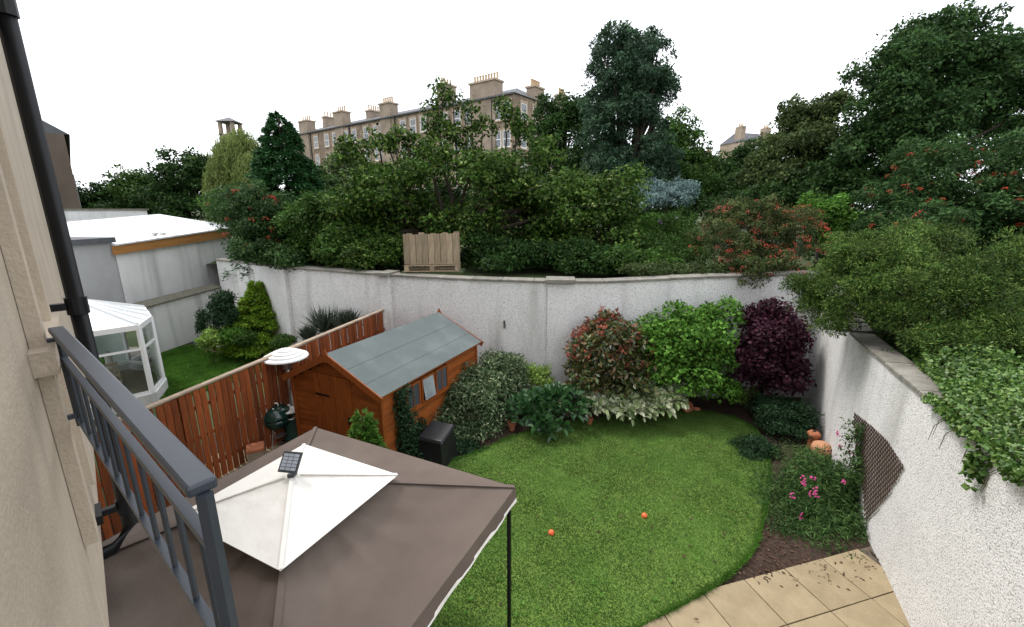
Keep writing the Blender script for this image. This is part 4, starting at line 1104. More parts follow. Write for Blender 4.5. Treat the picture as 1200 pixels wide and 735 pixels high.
def sash(w, h, far=False):
    fr = MB()
    for c, d in (((-w/2+.05, .02, 0), (.1, .07, h)), ((w/2-.05, .02, 0), (.1, .07, h)), ((0, .02, h/2-.05), (w-.2, .07, .1)), ((0, .02, -h/2+.06), (w-.2, .07, .12)), ((0, .025, 0), (w-.2, .07, .09)), ((0, .022, h/4), (.04, .05, h/2-.14))): fr.box(c, d)
    pn = MB(); pn.box((0, .012, 0), (w - .19, .02, h - .2))
    mg = MB()
    for c, d in (((-w/2-.12, .03, 0), (.23, .1, h)), ((w/2+.12, .03, 0), (.23, .1, h)), ((0, .035, h/2+.17), (w+.47, .11, .33)), ((0, .05, -h/2-.1), (w+.47, .16, .19))): mg.box(c, d)
    return fr.mesh('window', M_sash), pn.mesh('pane', M_pane), mg.mesh('stone_margin', M_margin)
SASH = sash(1.25, 2.1)
def put_window(root, p, ang, meshes):
    o = inst(meshes[0], 'window', root, p - Vector(root.location), (0, 0, ang))
    inst(meshes[1], 'pane', o); inst(meshes[2], 'stone_margin', o)
    return o
af = math.atan2(tn.y, tn.x) - math.pi / 2
ar = math.atan2(td.y, td.x) - math.pi / 2
floors = [EZ - 1.9, EZ - 5.3, EZ - 8.7, EZ - 12.1]
cols = [368, 381, 390.5, 404, 414, 428, 440, 445, 472, 484, 496, 521, 536, 550, 583, 594]
for px in cols:
    q = on_plane(px, 140, tl, tr_)
    for fz_ in floors[:4]:
        put_window(tnm, Vector((q.x, q.y, fz_)) + tn * 0.02, af, SASH)
for f in (0.16, 0.36, 0.55, 0.72, 0.9):
    q = tr_ + rd * rl * f
    for fz_ in floors[:3]: put_window(tnm, Vector((q.x, q.y, fz_)) + td * 0.02, ar, SASH)
def stack(c, wx, dy, z0, z1, n, root, ang):
    R = Matrix.Rotation(ang, 3, 'Z')
    m = MB(); m.box(c + Z((z0 + z1) / 2), (wx, dy, z1 - z0), R); o = m.build('chimney', M_stone2, root, world=True)
    m = MB(); m.box(c + Z(z1 + .12), (wx + .3, dy + .3, .22), R); m.build('chimney_cope', M_margin, o, world=True, root=root)
    for i in range(n):
        x = (-wx / 2 + wx * (i + .5) / n) if wx > dy else 0; y = 0 if wx > dy else (-dy / 2 + dy * (i + .5) / n)
        p = c + R @ Vector((x, y, 0)) + Z(z1 + .23)
        m = MB(); m.lathe([(.19, 0), (.15, .1), (.13, .75), (.17, .8), (.16, .9)], 8, p); m.build('chimney_pot', M_pot, o, world=True, root=root)
for px0, px1, pyt, n in ((350, 360, 143, 4), (392, 402, 132, 4), (446, 458, 122, 5), (552, 581, 97, 9)):
    a, b = on_plane(px0, 140, tl, tr_), on_plane(px1, 140, tl, tr_)
    c = (a + b) / 2; zt = on_plane((px0 + px1) / 2, pyt, tl, tr_).z
    c.z = 0
    w_ = (Vector((a.x, a.y, 0)) - Vector((b.x, b.y, 0))).length
    stack(c - tn * .7, w_, 1.7, 2.2, zt, n, tnm, af)
for px, pyt, w_, dn, n in ((386, 139, 1.2, 4.8, 4), (438, 132, 1.4, 4.8, 5), (523, 102, 1.8, 4.8, 4), (336, 152, 1.2, 2, 4)):
    pl_a, pl_b = tl - tn * dn, tr_ - tn * dn
    q = on_plane(px, pyt, pl_a, pl_b); c = Vector((q.x, q.y, 0)); stack(c, w_, 2.4, EZ - 1, q.z, n, tnm, af)
q = tr_ + rd * rl * 0.42; zt = on_plane(619, 99, tr_, te2).z
stack(Vector((q.x, q.y, 0)) - td * .6, 1.4, 2.2, 2.2, zt, 5, tnm, af)
q = tr_ + rd * (rl - .8); stack(Vector((q.x, q.y, 0)) - td * .7, 1.3, 1.6, 2.2, EZ + 2.0, 4, tnm, af)
for px in (362, 409, 463, 509, 546, 577):
    q = on_plane(px, 140, tl, tr_); m = MB(); m.tube([Vector((q.x, q.y, 3)) + tn * .12, Vector((q.x, q.y, EZ - .1)) + tn * .12], .09, 6); m.build('downpipe', M_pipe, tnm, world=True)
# stone tower beyond the willow
p = P(270, 150, Y=80)
tw = thing('stone_tower', 'grey stone tower with shallow pyramid cap rising over the weeping tree', 'tower', (p.x, p.y, 3)); tz = P(270, 144, Y=80).z
m = MB(); m.box((0, 0, (tz - 3) / 2 - 1), (2.6, 2.6, tz - 5)); m.build('shaft', M_stone2, tw)
for sx in (-1, 1):
    for sy in (-1, 1):
        m = MB(); m.box((sx * 1.05, sy * 1.05, tz - 4.1), (.5, .5, 2.2)); m.build('corner_pillar', M_stone2, tw)
m = MB(); m.add([(-1.7, -1.7, tz - 3), (1.7, -1.7, tz - 3), (1.7, 1.7, tz - 3), (-1.7, 1.7, tz - 3), (0, 0, tz - 2.1)], [(0, 1, 4), (1, 2, 4), (2, 3, 4), (3, 0, 4), (3, 2, 1, 0)]); m.build('roof', M_slate, tw)
# far buildings on the right
def far_house(px, py, w, h, Y, label, gable):
    p = P(px, py, Y=Y); t = thing('far_house', label, 'building', (p.x, p.y, 3), 0.25); z1 = p.z - 3
    m = MB(); m.box((0, 4, z1 / 2), (w, 8, z1)); m.build('wall', M_stone2, t)
    m = MB(); m.add([(-w/2-.2, -.2, z1), (w/2+.2, -.2, z1), (w/2+.2, 8.2, z1), (-w/2-.2, 8.2, z1), (-w/2+1, 4, z1+gable), (w/2-1, 4, z1+gable)], [(0,1,5,4),(1,2,5),(2,3,4,5),(3,0,4),(3,2,1,0)]); m.build('roof', M_slate, t)
    for sx in (-1, 1):
        m = MB(); m.box((sx * (w/2 - .7), 2, z1 + gable * .55), (1.3, 2.2, gable * 1.7)); ch = m.build('chimney', M_stone2, t)
        m = MB()
        for i in (-.6, 0, .6): m.tube([(sx * (w/2-.7), 2 + i, z1 + gable * 1.4), (sx * (w/2-.7), 2 + i, z1 + gable * 1.4 + .8)], [.2, .14], 7)
        m.build('chimney_pots', M_pot, ch)
    n = max(2, int(w / 3))
    for i in range(n):
        for z in (z1 - 2.2, z1 - 5.6):
            put_window(t, Vector(t.location) + Vector((-w/2 + w * (i + .5) / n, -.02, z)), math.pi, SASH)
far_house(888, 166, 9, 12, 115, 'far stone house with gabled slate roof above the trees on the right', 2.6)
far_house(848, 188, 10, 12, 140, 'farther low row of stone houses behind the tree tops', 2.0)

# ------------------------------------------------------------------ pallet box beyond the wall
pp = P(508, 317, Y=BW[3].y + 1.1)
pbx = thing('pallet_box', 'weathered wooden box of upright boards on a pallet beyond the white wall', 'crate', (pp.x, pp.y, pp.z), 0.06)
k_ = mpp(pp); W_, H_ = 62 * k_, 42 * k_
for i in range(9):
    w1 = W_ / 9
    for y, nm in ((-.3, 0), (.3, 1)):
        if nm == 1 and i % 2: continue
        m = MB(); m.box((0, 0, 0), (w1 - .012, .022, H_ - .2)); o = m.build('board', M_pallet, pbx); o.location = (-W_/2 + (i + .5) * w1, y, .2 + (H_ - .2) / 2 + rng.uniform(-.01, .02) + i * .004)
for s in (-1, 1):
    for i in range(3):
        m = MB(); m.box((s * (W_/2 - .02), -.19 + i * .19, .2 + (H_ - .2) / 2), (.022, .17, H_ - .22)); m.build('side_board', M_pallet, pbx)
for y in (-.3, 0, .3):
    m = MB(); m.box((0, y, .175), (W_, .1, .022)); m.build('deck_board', M_pallet, pbx)
    m = MB(); m.box((0, y, .02), (W_, .1, .022)); m.build('base_board', M_pallet, pbx)
    for x in (-1, 0, 1):
        m = MB(); m.box((x * (W_/2 - .06), y, .097), (.12, .09, .13)); m.build('block', M_pallet, pbx)
m = MB(); m.box((0, 0, 0), (W_ + .2, .8, .5)); o = m.build('earth_bank', M_earth); o.location = (pp.x, pp.y + .05, pp.z - .255); tag(o, kind='structure')

# ------------------------------------------------------------------ trees beyond the walls
HG = 3.0
# willow: hanging strands
wl = [blob(280, 188, 26, 32, 26), blob(266, 215, 20, 30, 25.5), blob(296, 210, 18, 30, 25), blob(284, 168, 15, 16, 26)]
t = thing('weeping_tree', 'yellow-green weeping tree with hanging strands left of the dark conifer', 'tree', (wl[0][0], wl[0][1], HG))
limbs(t, (wl[0][0], wl[0][1], HG), [(b[0], b[1], b[2] + b[5] * .6) for b in wl], .22, 3)
r = np.random.default_rng(31); K = 1500
pos0, d0 = crown_points(wl, K, r, 1, .1, .1, .15, -.2)
ln = r.uniform(.8, 2.6, K); per = 26
ii_ = np.repeat(np.arange(K), per); tt = np.tile(np.linspace(0, 1, per), K)
pos = pos0[ii_] + np.column_stack((d0[ii_, 0] * .25 * tt, d0[ii_, 1] * .25 * tt, -ln[ii_] * tt)) + r.normal(0, .05, (K * per, 3))
ax = unit(np.column_stack((r.normal(0, .45, (K * per, 2)), -np.ones(K * per)))); nr = unit(r.normal(size=(K * per, 3)))
inst(leaf_mesh('crown', LM['willow'], pos - np.array(t.location), ax, nr, .17, .05), 'crown', t)

def conifer(name, label, lm, base, height, radius, n_br, seed, l, wr, droop=.35, lean=0.0, per=60, power=.9, dens=.16):
    r = np.random.default_rng(seed); base = np.array(base)
    t = thing(name, label, 'conifer', base)
    m = MB(); m.tube([(0, 0, 0), (lean * .5, 0, height * .5), (lean, 0, height * .97)], [radius * .07, radius * .045, .01], 8); m.build('trunk', M_bark, t, smooth=True)
    h = 1 - r.random(n_br) ** .75; h = np.clip(h, .0, .985)
    ang = r.uniform(0, 2 * np.pi, n_br)
    L = radius * (1 - h) ** power * (.72 + .5 * r.random(n_br)) + .06 * radius
    ii_ = np.repeat(np.arange(n_br), per); f = np.sqrt(r.random(n_br * per)) ; f = .25 + .75 * f
    k = len(ii_); lat = r.normal(0, 1, k) * dens * L[ii_] * (1.15 - f * .7)
    ca_, sa_ = np.cos(ang[ii_]), np.sin(ang[ii_])
    rr_ = L[ii_] * f
    z = h[ii_] * height * .97 + L[ii_] * (.28 * f - droop * f ** 2) + r.normal(0, .035, k) * L[ii_] + .05
    x = ca_ * rr_ - sa_ * lat + lean * h[ii_]; y = sa_ * rr_ + ca_ * lat
    pos = np.column_stack((x, y, z))
    ax = unit(np.column_stack((ca_, sa_, np.full(k, -droop * .5))) + r.normal(0, .38, (k, 3)))
    nr = unit(r.normal(0, .5, (k, 3)) + np.array([0, 0, 1]))
    inst(leaf_mesh('crown', LM[lm], pos, ax, nr, l * (.6 + .8 * r.random(k)), l * wr, .05), 'crown', t)
    return t
cb = P(335, 310, Y=17); ctop = P(323, 130, Y=17)
conifer('conifer_tree', 'tall dark green conifer with drooping tiers beside the tenement', 'conif', (cb.x + .5, cb.y, HG - .3), ctop.z - HG + .4, 2.05, 620, 41, .16, .3, .45, -.12, 120, .8)

def tree_px(name, label, lm, specs, n, l, r0=.14, seed=1, ground=HG, group=None, trunk_px=None, **kw):
    kw.setdefault('clump', 44)
    bl = [blob(*s) for s in specs]
    ta = None
    if trunk_px: q = P(trunk_px[0], 250, Y=trunk_px[1]); ta = (q.x, q.y)
    return tree(name, label, 'tree', lm, bl, n, l, ground, r0, seed, group, ta, **kw), bl
t, bl = tree_px('rowan_bush', 'grey-green rowan with orange-red berries at the foot of the dark conifer', 'rowan', [(285, 245, 34, 26, 14.8), (318, 268, 28, 34, 14.6), (270, 262, 16, 20, 15), (300, 285, 35, 22, 14.4)], 24000, .10, .07, 51, wr=.4)
dots(t, 'berries', M_berry, bl, 600, .018, 52, 10, .08, rough=.03)
tree_px('pale_sapling', 'pale grey-green loose sapling in front of the tenement', 'olive', [(415, 205, 28, 22, 22), (395, 225, 25, 22, 21)], 12000, .12, .08, 53, rough=.3)
tree_px('hedge_bush', 'mid green bush above the wall between conifer and apple tree', 'mid', [(370, 275, 32, 35, 14.2), (350, 298, 25, 18, 13.8), (405, 290, 35, 28, 13.8)], 22000, .10, .06, 54)
# apple tree
ra_ = random.Random(21); ap = []
ytop = lambda x: 196 + 16 * math.sin(x * .031 + 1) + 10 * math.sin(x * .083) - 14 * math.exp(-((x - 560) / 70) ** 2) + (40 * ((x - 640) / 100) if x > 640 else 0) + (30 * ((440 - x) / 60) if x < 440 else 0)
while len(ap) < 215:
    x = ra_.uniform(382, 738); y0 = ytop(x); y = y0 + (314 - y0) * ra_.random() ** 1.15
    ap.append((x, y, ra_.uniform(9, 22), ra_.uniform(7, 15), ra_.uniform(13.3, 16.8), ra_.uniform(.35, .7)))
sprig = [(518, 108, 10, 9, 15.4), (508, 128, 9, 10, 15.4), (531, 120, 9, 9, 15.4), (552, 132, 12, 9, 15.3), (512, 148, 13, 11, 15.4), (566, 150, 14, 10, 15.3), (590, 130, 12, 9, 15.3), (604, 146, 11, 13, 15.2), (545, 160, 14, 12, 15.4), (612, 158, 10, 8, 15.2), (470, 162, 13, 10, 15.3), (455, 172, 13, 10, 15.2), (436, 165, 9, 8, 15), (420, 176, 14, 9, 14.8), (405, 172, 8, 8, 14.8), (488, 172, 10, 12, 15.4), (640, 180, 20, 15, 15.2), (403, 186, 10, 7, 14.8)]
t, bl = tree_px('apple_tree', 'large spreading apple tree with pale green fruit and open top branches above the wall', 'apple', ap, 84000, .125, .22, 55, frag=False, clump=26, sig=.22, trunk_px=(508, 15.4), wr=.6, rough=.26)
sb = [blob(*s, None, 1) for s in sprig]
foliage(t, 'top_sprigs', LM['apple'], sb, 5600, .13, .6, 56, 14, .17, inner=.3)
m = MB(); o_ = Vector(t.location); k0_ = P(535, 200, Y=15.3)
for bb_ in sb:
    tip = Vector(bb_[:3]) + Z(bb_[5] * .6); st = P(min(max(600 + (tip.x / (tip.y)) * 503 * .98, 440), 600), 205, Y=15.3)
    m.tube([st - o_, st.lerp(tip, .5) + Vector((rng.uniform(-.15, .15), 0, .1)) - o_, tip - o_], [.045, .028, .008], 5)
m.build('top_branches', M_bark, t)
dots(t, 'apples', M_apple, bl, 420, .038, 57, 3, .14)
tree_px('dark_tree', 'broad dark green tree directly left of the tall blue-green tree', 'dark', [(660, 165, 36, 42, 30), (690, 205, 40, 40, 29), (640, 200, 30, 40, 30), (680, 140, 28, 22, 30.5)], 34000, .19, .3, 58)
rt_ = random.Random(77); tufts = []
hwid = lambda y: np.interp(y, [40, 52, 75, 100, 140, 180, 215, 235], [15, 32, 42, 47, 49, 50, 46, 36])
while len(tufts) < 140:
    y = rt_.uniform(44, 232); w_ = hwid(y); x = 738 + w_ * rt_.uniform(-1, 1) * .9
    q = rt_.uniform(9, 17); k_ = rt_.uniform(-1, 1)
    tufts.append((x, y, q, q * .85, 24 + 1.8 * k_ * math.sqrt(max(0, 1 - ((x - 738) / (w_ + 1)) ** 2)), None))
tree_px('blue_green_tree', 'tallest blue-green evergreen with billowing rounded tufts against the sky', 'euca', tufts, 88000, .16, .34, 59, frag=False, clump=60, sig=.20, rough=.12, wr=.42, trunk_px=(738, 24))
tree_px('round_tree', 'rounded dark green tree right of the tall blue-green tree', 'mid', [(795, 175, 26, 34, 29), (812, 205, 24, 24, 28), (780, 210, 30, 28, 28)], 20000, .19, .24, 60)
t, bl = tree_px('silver_shrub', 'silvery blue-grey shrub below the tall blue-green tree', 'blue', [(770, 232, 40, 16, 18.5), (795, 226, 22, 12, 18.2), (752, 240, 18, 16, 18.2)], 12000, .11, .06, 61, sig=.12, wr=.35)
for i, (nm, lb_, lm, sp_, n, l) in enumerate((
    ('background_tree', 'dark tree at the far left of the distant tree belt above the white parapet', 'dark', [(125, 238, 26, 20, 44), (105, 242, 18, 14, 44), (140, 248, 40, 14, 43)], 13000, .26),
    ('background_tree', 'rounded mid green tree in the distant belt above the white roof', 'mid', [(160, 228, 24, 22, 42), (178, 236, 20, 18, 41)], 9000, .25),
    ('background_tree', 'tallest dark tree of the distant belt beside the weeping tree', 'dark', [(215, 222, 26, 34, 38), (232, 205, 14, 24, 37), (200, 235, 20, 24, 38), (225, 250, 34, 20, 37)], 20000, .24),
    ('background_tree', 'low dark tree filling the belt between rounded and tallest trees', 'dark', [(190, 238, 22, 16, 40)], 6000, .25),
    ('woodland_tree', 'mid green woodland tree between the silver shrub and the far houses', 'mid', [(845, 212, 32, 24, 34), (825, 225, 25, 20, 32)], 14000, .2),
    ('woodland_tree', 'dark woodland tree hiding the lower part of the gabled far house', 'dark', [(885, 205, 34, 30, 32), (868, 225, 30, 22, 31)], 16000, .19),
    ('woodland_tree', 'olive green tree rising left of the tall right-hand trees', 'olive', [(945, 155, 34, 34, 20), (925, 185, 34, 32, 19.5), (905, 212, 34, 26, 19), (960, 195, 36, 34, 19), (978, 130, 20, 18, 19.5)], 36000, .14),
    ('woodland_tree', 'dense green tree behind the red-berried rowan on the right', 'rowan', [(1050, 95, 48, 40, 16), (1100, 85, 52, 46, 16), (1035, 140, 40, 40, 15.5), (1085, 150, 50, 48, 15.2), (1150, 110, 46, 62, 16), (1190, 150, 40, 70, 15.5), (1020, 180, 40, 36, 15.8), (1085, 48, 40, 26, 16)], 68000, .12),
    ('woodland_tree', 'shadowy low tree behind the arching red-berried shrub', 'dark', [(960, 230, 44, 26, 17), (1005, 225, 36, 32, 16), (905, 238, 40, 18, 18)], 24000, .13),
    )):
    tree_px(nm, lb_, lm, sp_, n, l, .22, 70 + i, 2.6 if i < 4 else HG, 'trees beyond the walls', rough=.24)
t, bl = tree_px('rowan_tree', 'rowan tree hung with bright red berry clusters over the juniper', 'rowan', [(1090, 215, 48, 42, 11.8), (1045, 245, 40, 36, 11.8), (1130, 250, 46, 44, 11), (1180, 230, 46, 60, 11), (1075, 270, 50, 24, 10.8), (1000, 262, 24, 24, 12.4)], 52000, .085, .1, 81, wr=.42)
dots(t, 'berries', M_berry, bl, 1700, .014, 82, 15, .06, rough=.03)
t, bl = tree_px('arching_shrub', 'arching cotoneaster with reddish berries spilling over the corner of the wall', 'cotone', [(880, 262, 46, 26, 11.9), (920, 285, 42, 30, 11.5), (850, 290, 36, 28, 11.6), (890, 308, 46, 20, 11.1), (940, 262, 20, 18, 12)], 46000, .05, .05, 83, clump=40, droop=.6, wr=.5)
dots(t, 'berries', M_berry, bl, 2600, .012, 84, 12, .07, rough=.03)
hang = [blob(882, 328, 16, 12, BW[-1].y - .12, .12), blob(890, 316, 20, 10, BW[-1].y - .05, .2)]
foliage(t, 'hanging_branches', LM['cotone'], hang, 2200, .05, .5, 85, 20, .06, droop=1.0)
tree_px('bright_shrub', 'bright fresh green shrub between the arching cotoneaster and the rowan', 'bright', [(962, 255, 20, 24, 12.6), (985, 270, 18, 18, 12.2), (945, 245, 10, 14, 12.8)], 8000, .09, .05, 86)
t, bl = tree_px('butterfly_bush', 'pale green bush with mauve flower spikes left of the cotoneaster', 'mid', [(790, 275, 30, 20, 14), (815, 290, 28, 20, 13.4), (770, 295, 30, 18, 13.2), (800, 305, 34, 14, 12.6)], 20000, .09, .05, 87, wr=.3)
dots(t, 'flower_spikes', M_mauve, bl, 70, .02, 88, 10, .06)
tree_px('lime_undergrowth', 'light green undergrowth below the silver shrub', 'bright', [(760, 268, 26, 12, 15.5), (745, 282, 22, 14, 15)], 9000, .1, .04, 89)
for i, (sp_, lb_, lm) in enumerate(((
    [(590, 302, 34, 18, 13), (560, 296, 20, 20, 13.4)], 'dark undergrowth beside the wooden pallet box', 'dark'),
    ([(660, 305, 40, 18, 12.8), (700, 310, 30, 14, 12.5)], 'leafy undergrowth darkened for shade under the apple tree right side', 'dark'),  # dark leaf colour stands in for the shaded gap
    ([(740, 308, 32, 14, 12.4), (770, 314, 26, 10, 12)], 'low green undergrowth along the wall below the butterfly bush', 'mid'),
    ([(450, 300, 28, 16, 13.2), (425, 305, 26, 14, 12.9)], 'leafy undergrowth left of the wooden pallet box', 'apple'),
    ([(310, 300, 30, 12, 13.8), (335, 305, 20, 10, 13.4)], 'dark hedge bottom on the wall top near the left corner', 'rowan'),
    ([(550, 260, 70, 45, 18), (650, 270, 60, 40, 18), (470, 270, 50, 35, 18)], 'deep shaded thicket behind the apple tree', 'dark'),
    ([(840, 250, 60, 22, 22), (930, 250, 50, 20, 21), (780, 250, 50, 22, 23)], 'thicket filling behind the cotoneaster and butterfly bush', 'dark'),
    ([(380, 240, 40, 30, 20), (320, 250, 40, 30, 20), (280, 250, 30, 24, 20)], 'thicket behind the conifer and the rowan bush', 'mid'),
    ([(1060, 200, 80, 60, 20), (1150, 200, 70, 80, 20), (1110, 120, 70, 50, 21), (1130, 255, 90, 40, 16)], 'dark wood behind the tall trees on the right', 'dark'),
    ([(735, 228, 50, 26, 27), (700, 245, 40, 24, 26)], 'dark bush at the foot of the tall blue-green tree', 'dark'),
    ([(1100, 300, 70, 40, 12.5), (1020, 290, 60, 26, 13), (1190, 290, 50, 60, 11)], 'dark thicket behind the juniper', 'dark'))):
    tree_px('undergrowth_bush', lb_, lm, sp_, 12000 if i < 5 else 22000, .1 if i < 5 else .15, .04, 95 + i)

# juniper over the right wall
jn = [(1052, 330, 62, 42, 6.9), (990, 338, 44, 36, 7.6), (1110, 355, 50, 44, 6.4), (1010, 298, 44, 20, 8.0), (1075, 290, 40, 22, 7.6), (1150, 335, 40, 44, 6.8), (955, 345, 22, 16, 7.9), (985, 378, 22, 20, 7.1), (1040, 372, 34, 22, 6.6), (1190, 340, 36, 60, 6.8), (1135, 390, 36, 20, 6.0), (935, 335, 10, 8, 8), (1110, 398, 46, 16, 5.9), (1175, 400, 46, 26, 5.7), (955, 362, 20, 16, 7.7), (968, 386, 14, 13, 7.3)]
bl = [blob(*s) for s in jn]
jq = P(1085, 350, Y=6.9)
t = thing('juniper', 'large spreading feathery juniper leaning over the white side wall', 'shrub', (jq.x + .5, jq.y, 2.6))
limbs(t, (jq.x + .5, jq.y, 2.5), [(b[0], b[1], b[2]) for b in bl], .07, 11, .15)
sprays(t, 'foliage', LM['junip'], lobes(bl, 7, 15, .62), 165000, .052, .26, 111, 90, .10, .12, .2, .1, .75)
# ivy along the right wall top
r = np.random.default_rng(120); N_ = 15000
pw_ = [on_plane(x, y, r1, r2) for x, y in ((1045, 418), (1085, 452), (1165, 516), (1215, 556))]
s0, s1 = s_of(pw_[0]), s_of(pw_[-1])
f = r.random(N_); s = s0 + (s1 - s0) * f
zt = np.interp(-s, [-s_of(p) for p in pw_], [p.z for p in pw_])
outw = np.array([-wn.x, -wn.y, 0]); base_ = np.array([r1.x, r1.y, 0]); rdv = np.array([rdir.x, rdir.y, 0])
a = r.random(N_)
back_ = np.where(a < .62, r.uniform(-.04, .75, N_) + np.clip(.34 - .6 * f, 0, .3), np.where(f > .45, r.uniform(-.12, .02, N_), r.uniform(.26, .4, N_)))
hang_ = .06 + .06 * np.sin(s * 7) + .12 * np.clip(np.sin(s * 2.3 + 1.2), 0, 1) * (f > .55)
z = zt + np.where(a < .62, .06 + r.random(N_) * .18 * np.sqrt(np.clip(back_, .0, 1)) + .1 * np.clip(back_, 0, 1) + .11 * np.clip(back_ * 3, 0, 1) * np.sin(s * 9 + 4 * np.sin(back_ * 7)) * np.cos(back_ * 11 + s * 4), -r.random(N_) * hang_)
pos = base_ + rdv * s[:, None] + outw * back_[:, None]; pos[:, 2] = z
nr = unit(np.array([0, 0, 1.0]) * (a < .62)[:, None] - outw * ((a >= .62) * 1.0 + .35)[:, None] + r.normal(0, .6, (N_, 3)))
ax = unit(r.normal(0, .6, (N_, 3)) - outw * .4 + np.array([0, 0, -.5]))
t = ivy = thing('ivy', 'bright green ivy trailing over the coping of the white side wall', 'ivy', (pw_[1].x, pw_[1].y, pw_[1].z))
inst(leaf_mesh('leaves', LM['ivy'], pos - np.array(t.location), ax, nr, .042 * (.6 + .7 * r.random(N_)), .042 * (.6 + .7 * r.random(N_)), .1), 'leaves', t)
for i in range(16):
    q = Vector(pos[i * 900]); m = MB(); m.tube([q - Vector(t.location), q - Vector(t.location) + Vector((wn.x * .1, wn.y * .1, -.12)), q - Vector(t.location) + Vector((wn.x * .12, wn.y * .12, -.3))], [.005, .004, .002], 5); m.build('stem', M_stem, t)
gcv = [(RW[2].x + 1.9, RW[2].y + .2, 2.65, 1.0, 1.2, .35), (RW[3].x + 2.0, RW[3].y - .6, 2.6, 1.0, 1.3, .32), (RW[2].x + 3.4, RW[2].y + .8, 2.8, 1.2, 1.4, .5), (RW[3].x + 3.6, RW[3].y - .2, 2.7, 1.3, 1.5, .45)]
bush('bank_cover', 'leafy ground cover on the bank behind the ivy', 'shrub', 'mid', gcv, 16000, .08, 2.3, 122)
ow = Vector((-wn.x, -wn.y, 0)); gc2 = []
for f_ in (.0, .25, .5, .75, 1.0):
    q = RW[0].lerp(RW[1], f_) + ow * .75; gc2.append((q.x, q.y, RWZ[0] + (RWZ[1] - RWZ[0]) * f_ - .14, .55, .6, .2))
q = RW[1].lerp(RW[2], .45) + ow * .75; gc2.append((q.x, q.y, RWZ[1] * .55 + RWZ[2] * .45 - .14, .5, .5, .18))
bush('bank_cover', 'low leafy cover on the bank under the juniper behind the side wall', 'shrub', 'mid', gc2, 16000, .06, 2.5, 123, stems=False)
gc3 = [(x_, BW[-1].y + .75, BWZ[-1] - .14, .6, .45, .2) for x_ in (3.6, 4.5, 5.4, 6.3, 7.1)]
bush('bank_cover', 'low leafy cover on the bank under the arching cotoneaster behind the wall', 'shrub', 'olive', gc3, 14000, .06, 2.5, 124, stems=False)
tpx = on_plane(1158, 535, r1, r2)
tl_ = [(tpx.x + wn.x * .05, tpx.y + wn.y * .05, tpx.z - i * .09, .07 - i * .008, .05, .09) for i in range(4)]
foliage(t, 'trailing_strand', LM['ivy'], tl_, 200, .06, .9, 121, 10, .04, droop=.8)

# ------------------------------------------------------------------ plants inside the garden
def bush_px(name, label, lm, specs, n, l, seed, cat='shrub', ground=0.02, **kw):
    bl = [blob(*s) for s in specs]
    return bush(name, label, cat, lm, bl, n, l, ground, seed, **kw), bl
bush_px('variegated_shrub', 'large cream-variegated shrub beside the shed window', 'varieg', [(543, 468, 26, 22, 9.0), (585, 440, 28, 20, 9.8), (572, 478, 32, 28, 9.0), (528, 490, 22, 22, 8.7), (600, 462, 18, 22, 9.5), (548, 508, 24, 16, 8.5), (560, 452, 24, 20, 9.4)], 30000, .085, 131, wr=.35, clump=20, sig=.13)
bush_px('lime_shrub', 'small lime green shrub against the wall left of the red-tipped shrub', 'lime', [(632, 448, 18, 12, 9.9), (620, 438, 10, 9, 10)], 3000, .06, 132)
r = np.random.default_rng(133)
def rosette(name, label, lm, specs, n, l, wr, seed, cat='plant', up=.5, ground=.02, fold=.25):
    bl = [blob(*s) for s in specs]; c = np.mean([b[:3] for b in bl], axis=0)
    t = thing(name, label, cat, (c[0], c[1], ground)); rr_ = np.random.default_rng(seed)
    for b in bl: m = MB(); m.tube([(b[0]-c[0], b[1]-c[1], 0), (b[0]-c[0], b[1]-c[1], b[2]-ground)], [.02, .008], 6); m.build('stem', M_stem, t)
    pos, d = crown_points(bl, n, rr_, 5, .06, .15, .2, -.2); k = len(pos)
    ax = unit(d + np.array([0, 0, up]) + rr_.normal(0, .4, (k, 3))); ax[:, 2] = np.clip(ax[:, 2], -.4, .8)
    nr = unit(np.array([0, -.35, 1.0]) + d * .4 + rr_.normal(0, .35, (k, 3)))
    ll = l * (.65 + .6 * rr_.random(k))
    # each big leaf: a folded six-vertex blade
    axis = unit(ax); side = unit(np.cross(axis, nr)); nn = np.cross(side, axis); w = ll * wr
    v = np.empty((k, 2, 4, 3), np.float32)
    for q_, sg in ((0, 1), (1, -1)):
        p0 = pos; p1 = pos + axis * (ll * .35)[:, None] + side * (sg * w * .5)[:, None] + nn * (w * fold)[:, None]
        p2 = pos + axis * (ll * .75)[:, None] + side * (sg * w * .38)[:, None] + nn * (w * fold * .7)[:, None] - np.array([0, 0, 1]) * (ll * .08)[:, None]
        p3 = pos + axis * ll[:, None] - np.array([0, 0, 1]) * (ll * .22)[:, None]
        seq = (p0, p1, p2, p3) if sg > 0 else (p0, p3, p2, p1)
        for j_, pt in enumerate(seq): v[:, q_, j_] = pt - np.array(t.location)
    inst(raw_mesh('leaves', LM[lm], v.reshape(-1, 3), 4), 'leaves', t)
    return t, bl
rosette('broad_leaved_plant', 'low clump of big glossy dark green leaves at the lawn edge', 'laurel', [(625, 485, 26, 20, 8.7), (655, 478, 28, 20, 8.9), (675, 480, 18, 15, 9), (640, 497, 24, 12, 8.5)], 900, .2, .5, 134)
t, bl = rosette('hydrangea', 'cream flower heads above the big glossy leaves', 'laurel', [(652, 465, 14, 9, 9.2), (668, 462, 9, 7, 9.3)], 60, .16, .5, 135)
dots(t, 'flower_heads', M_creamf, bl, 260, .018, 136, 40, .05)
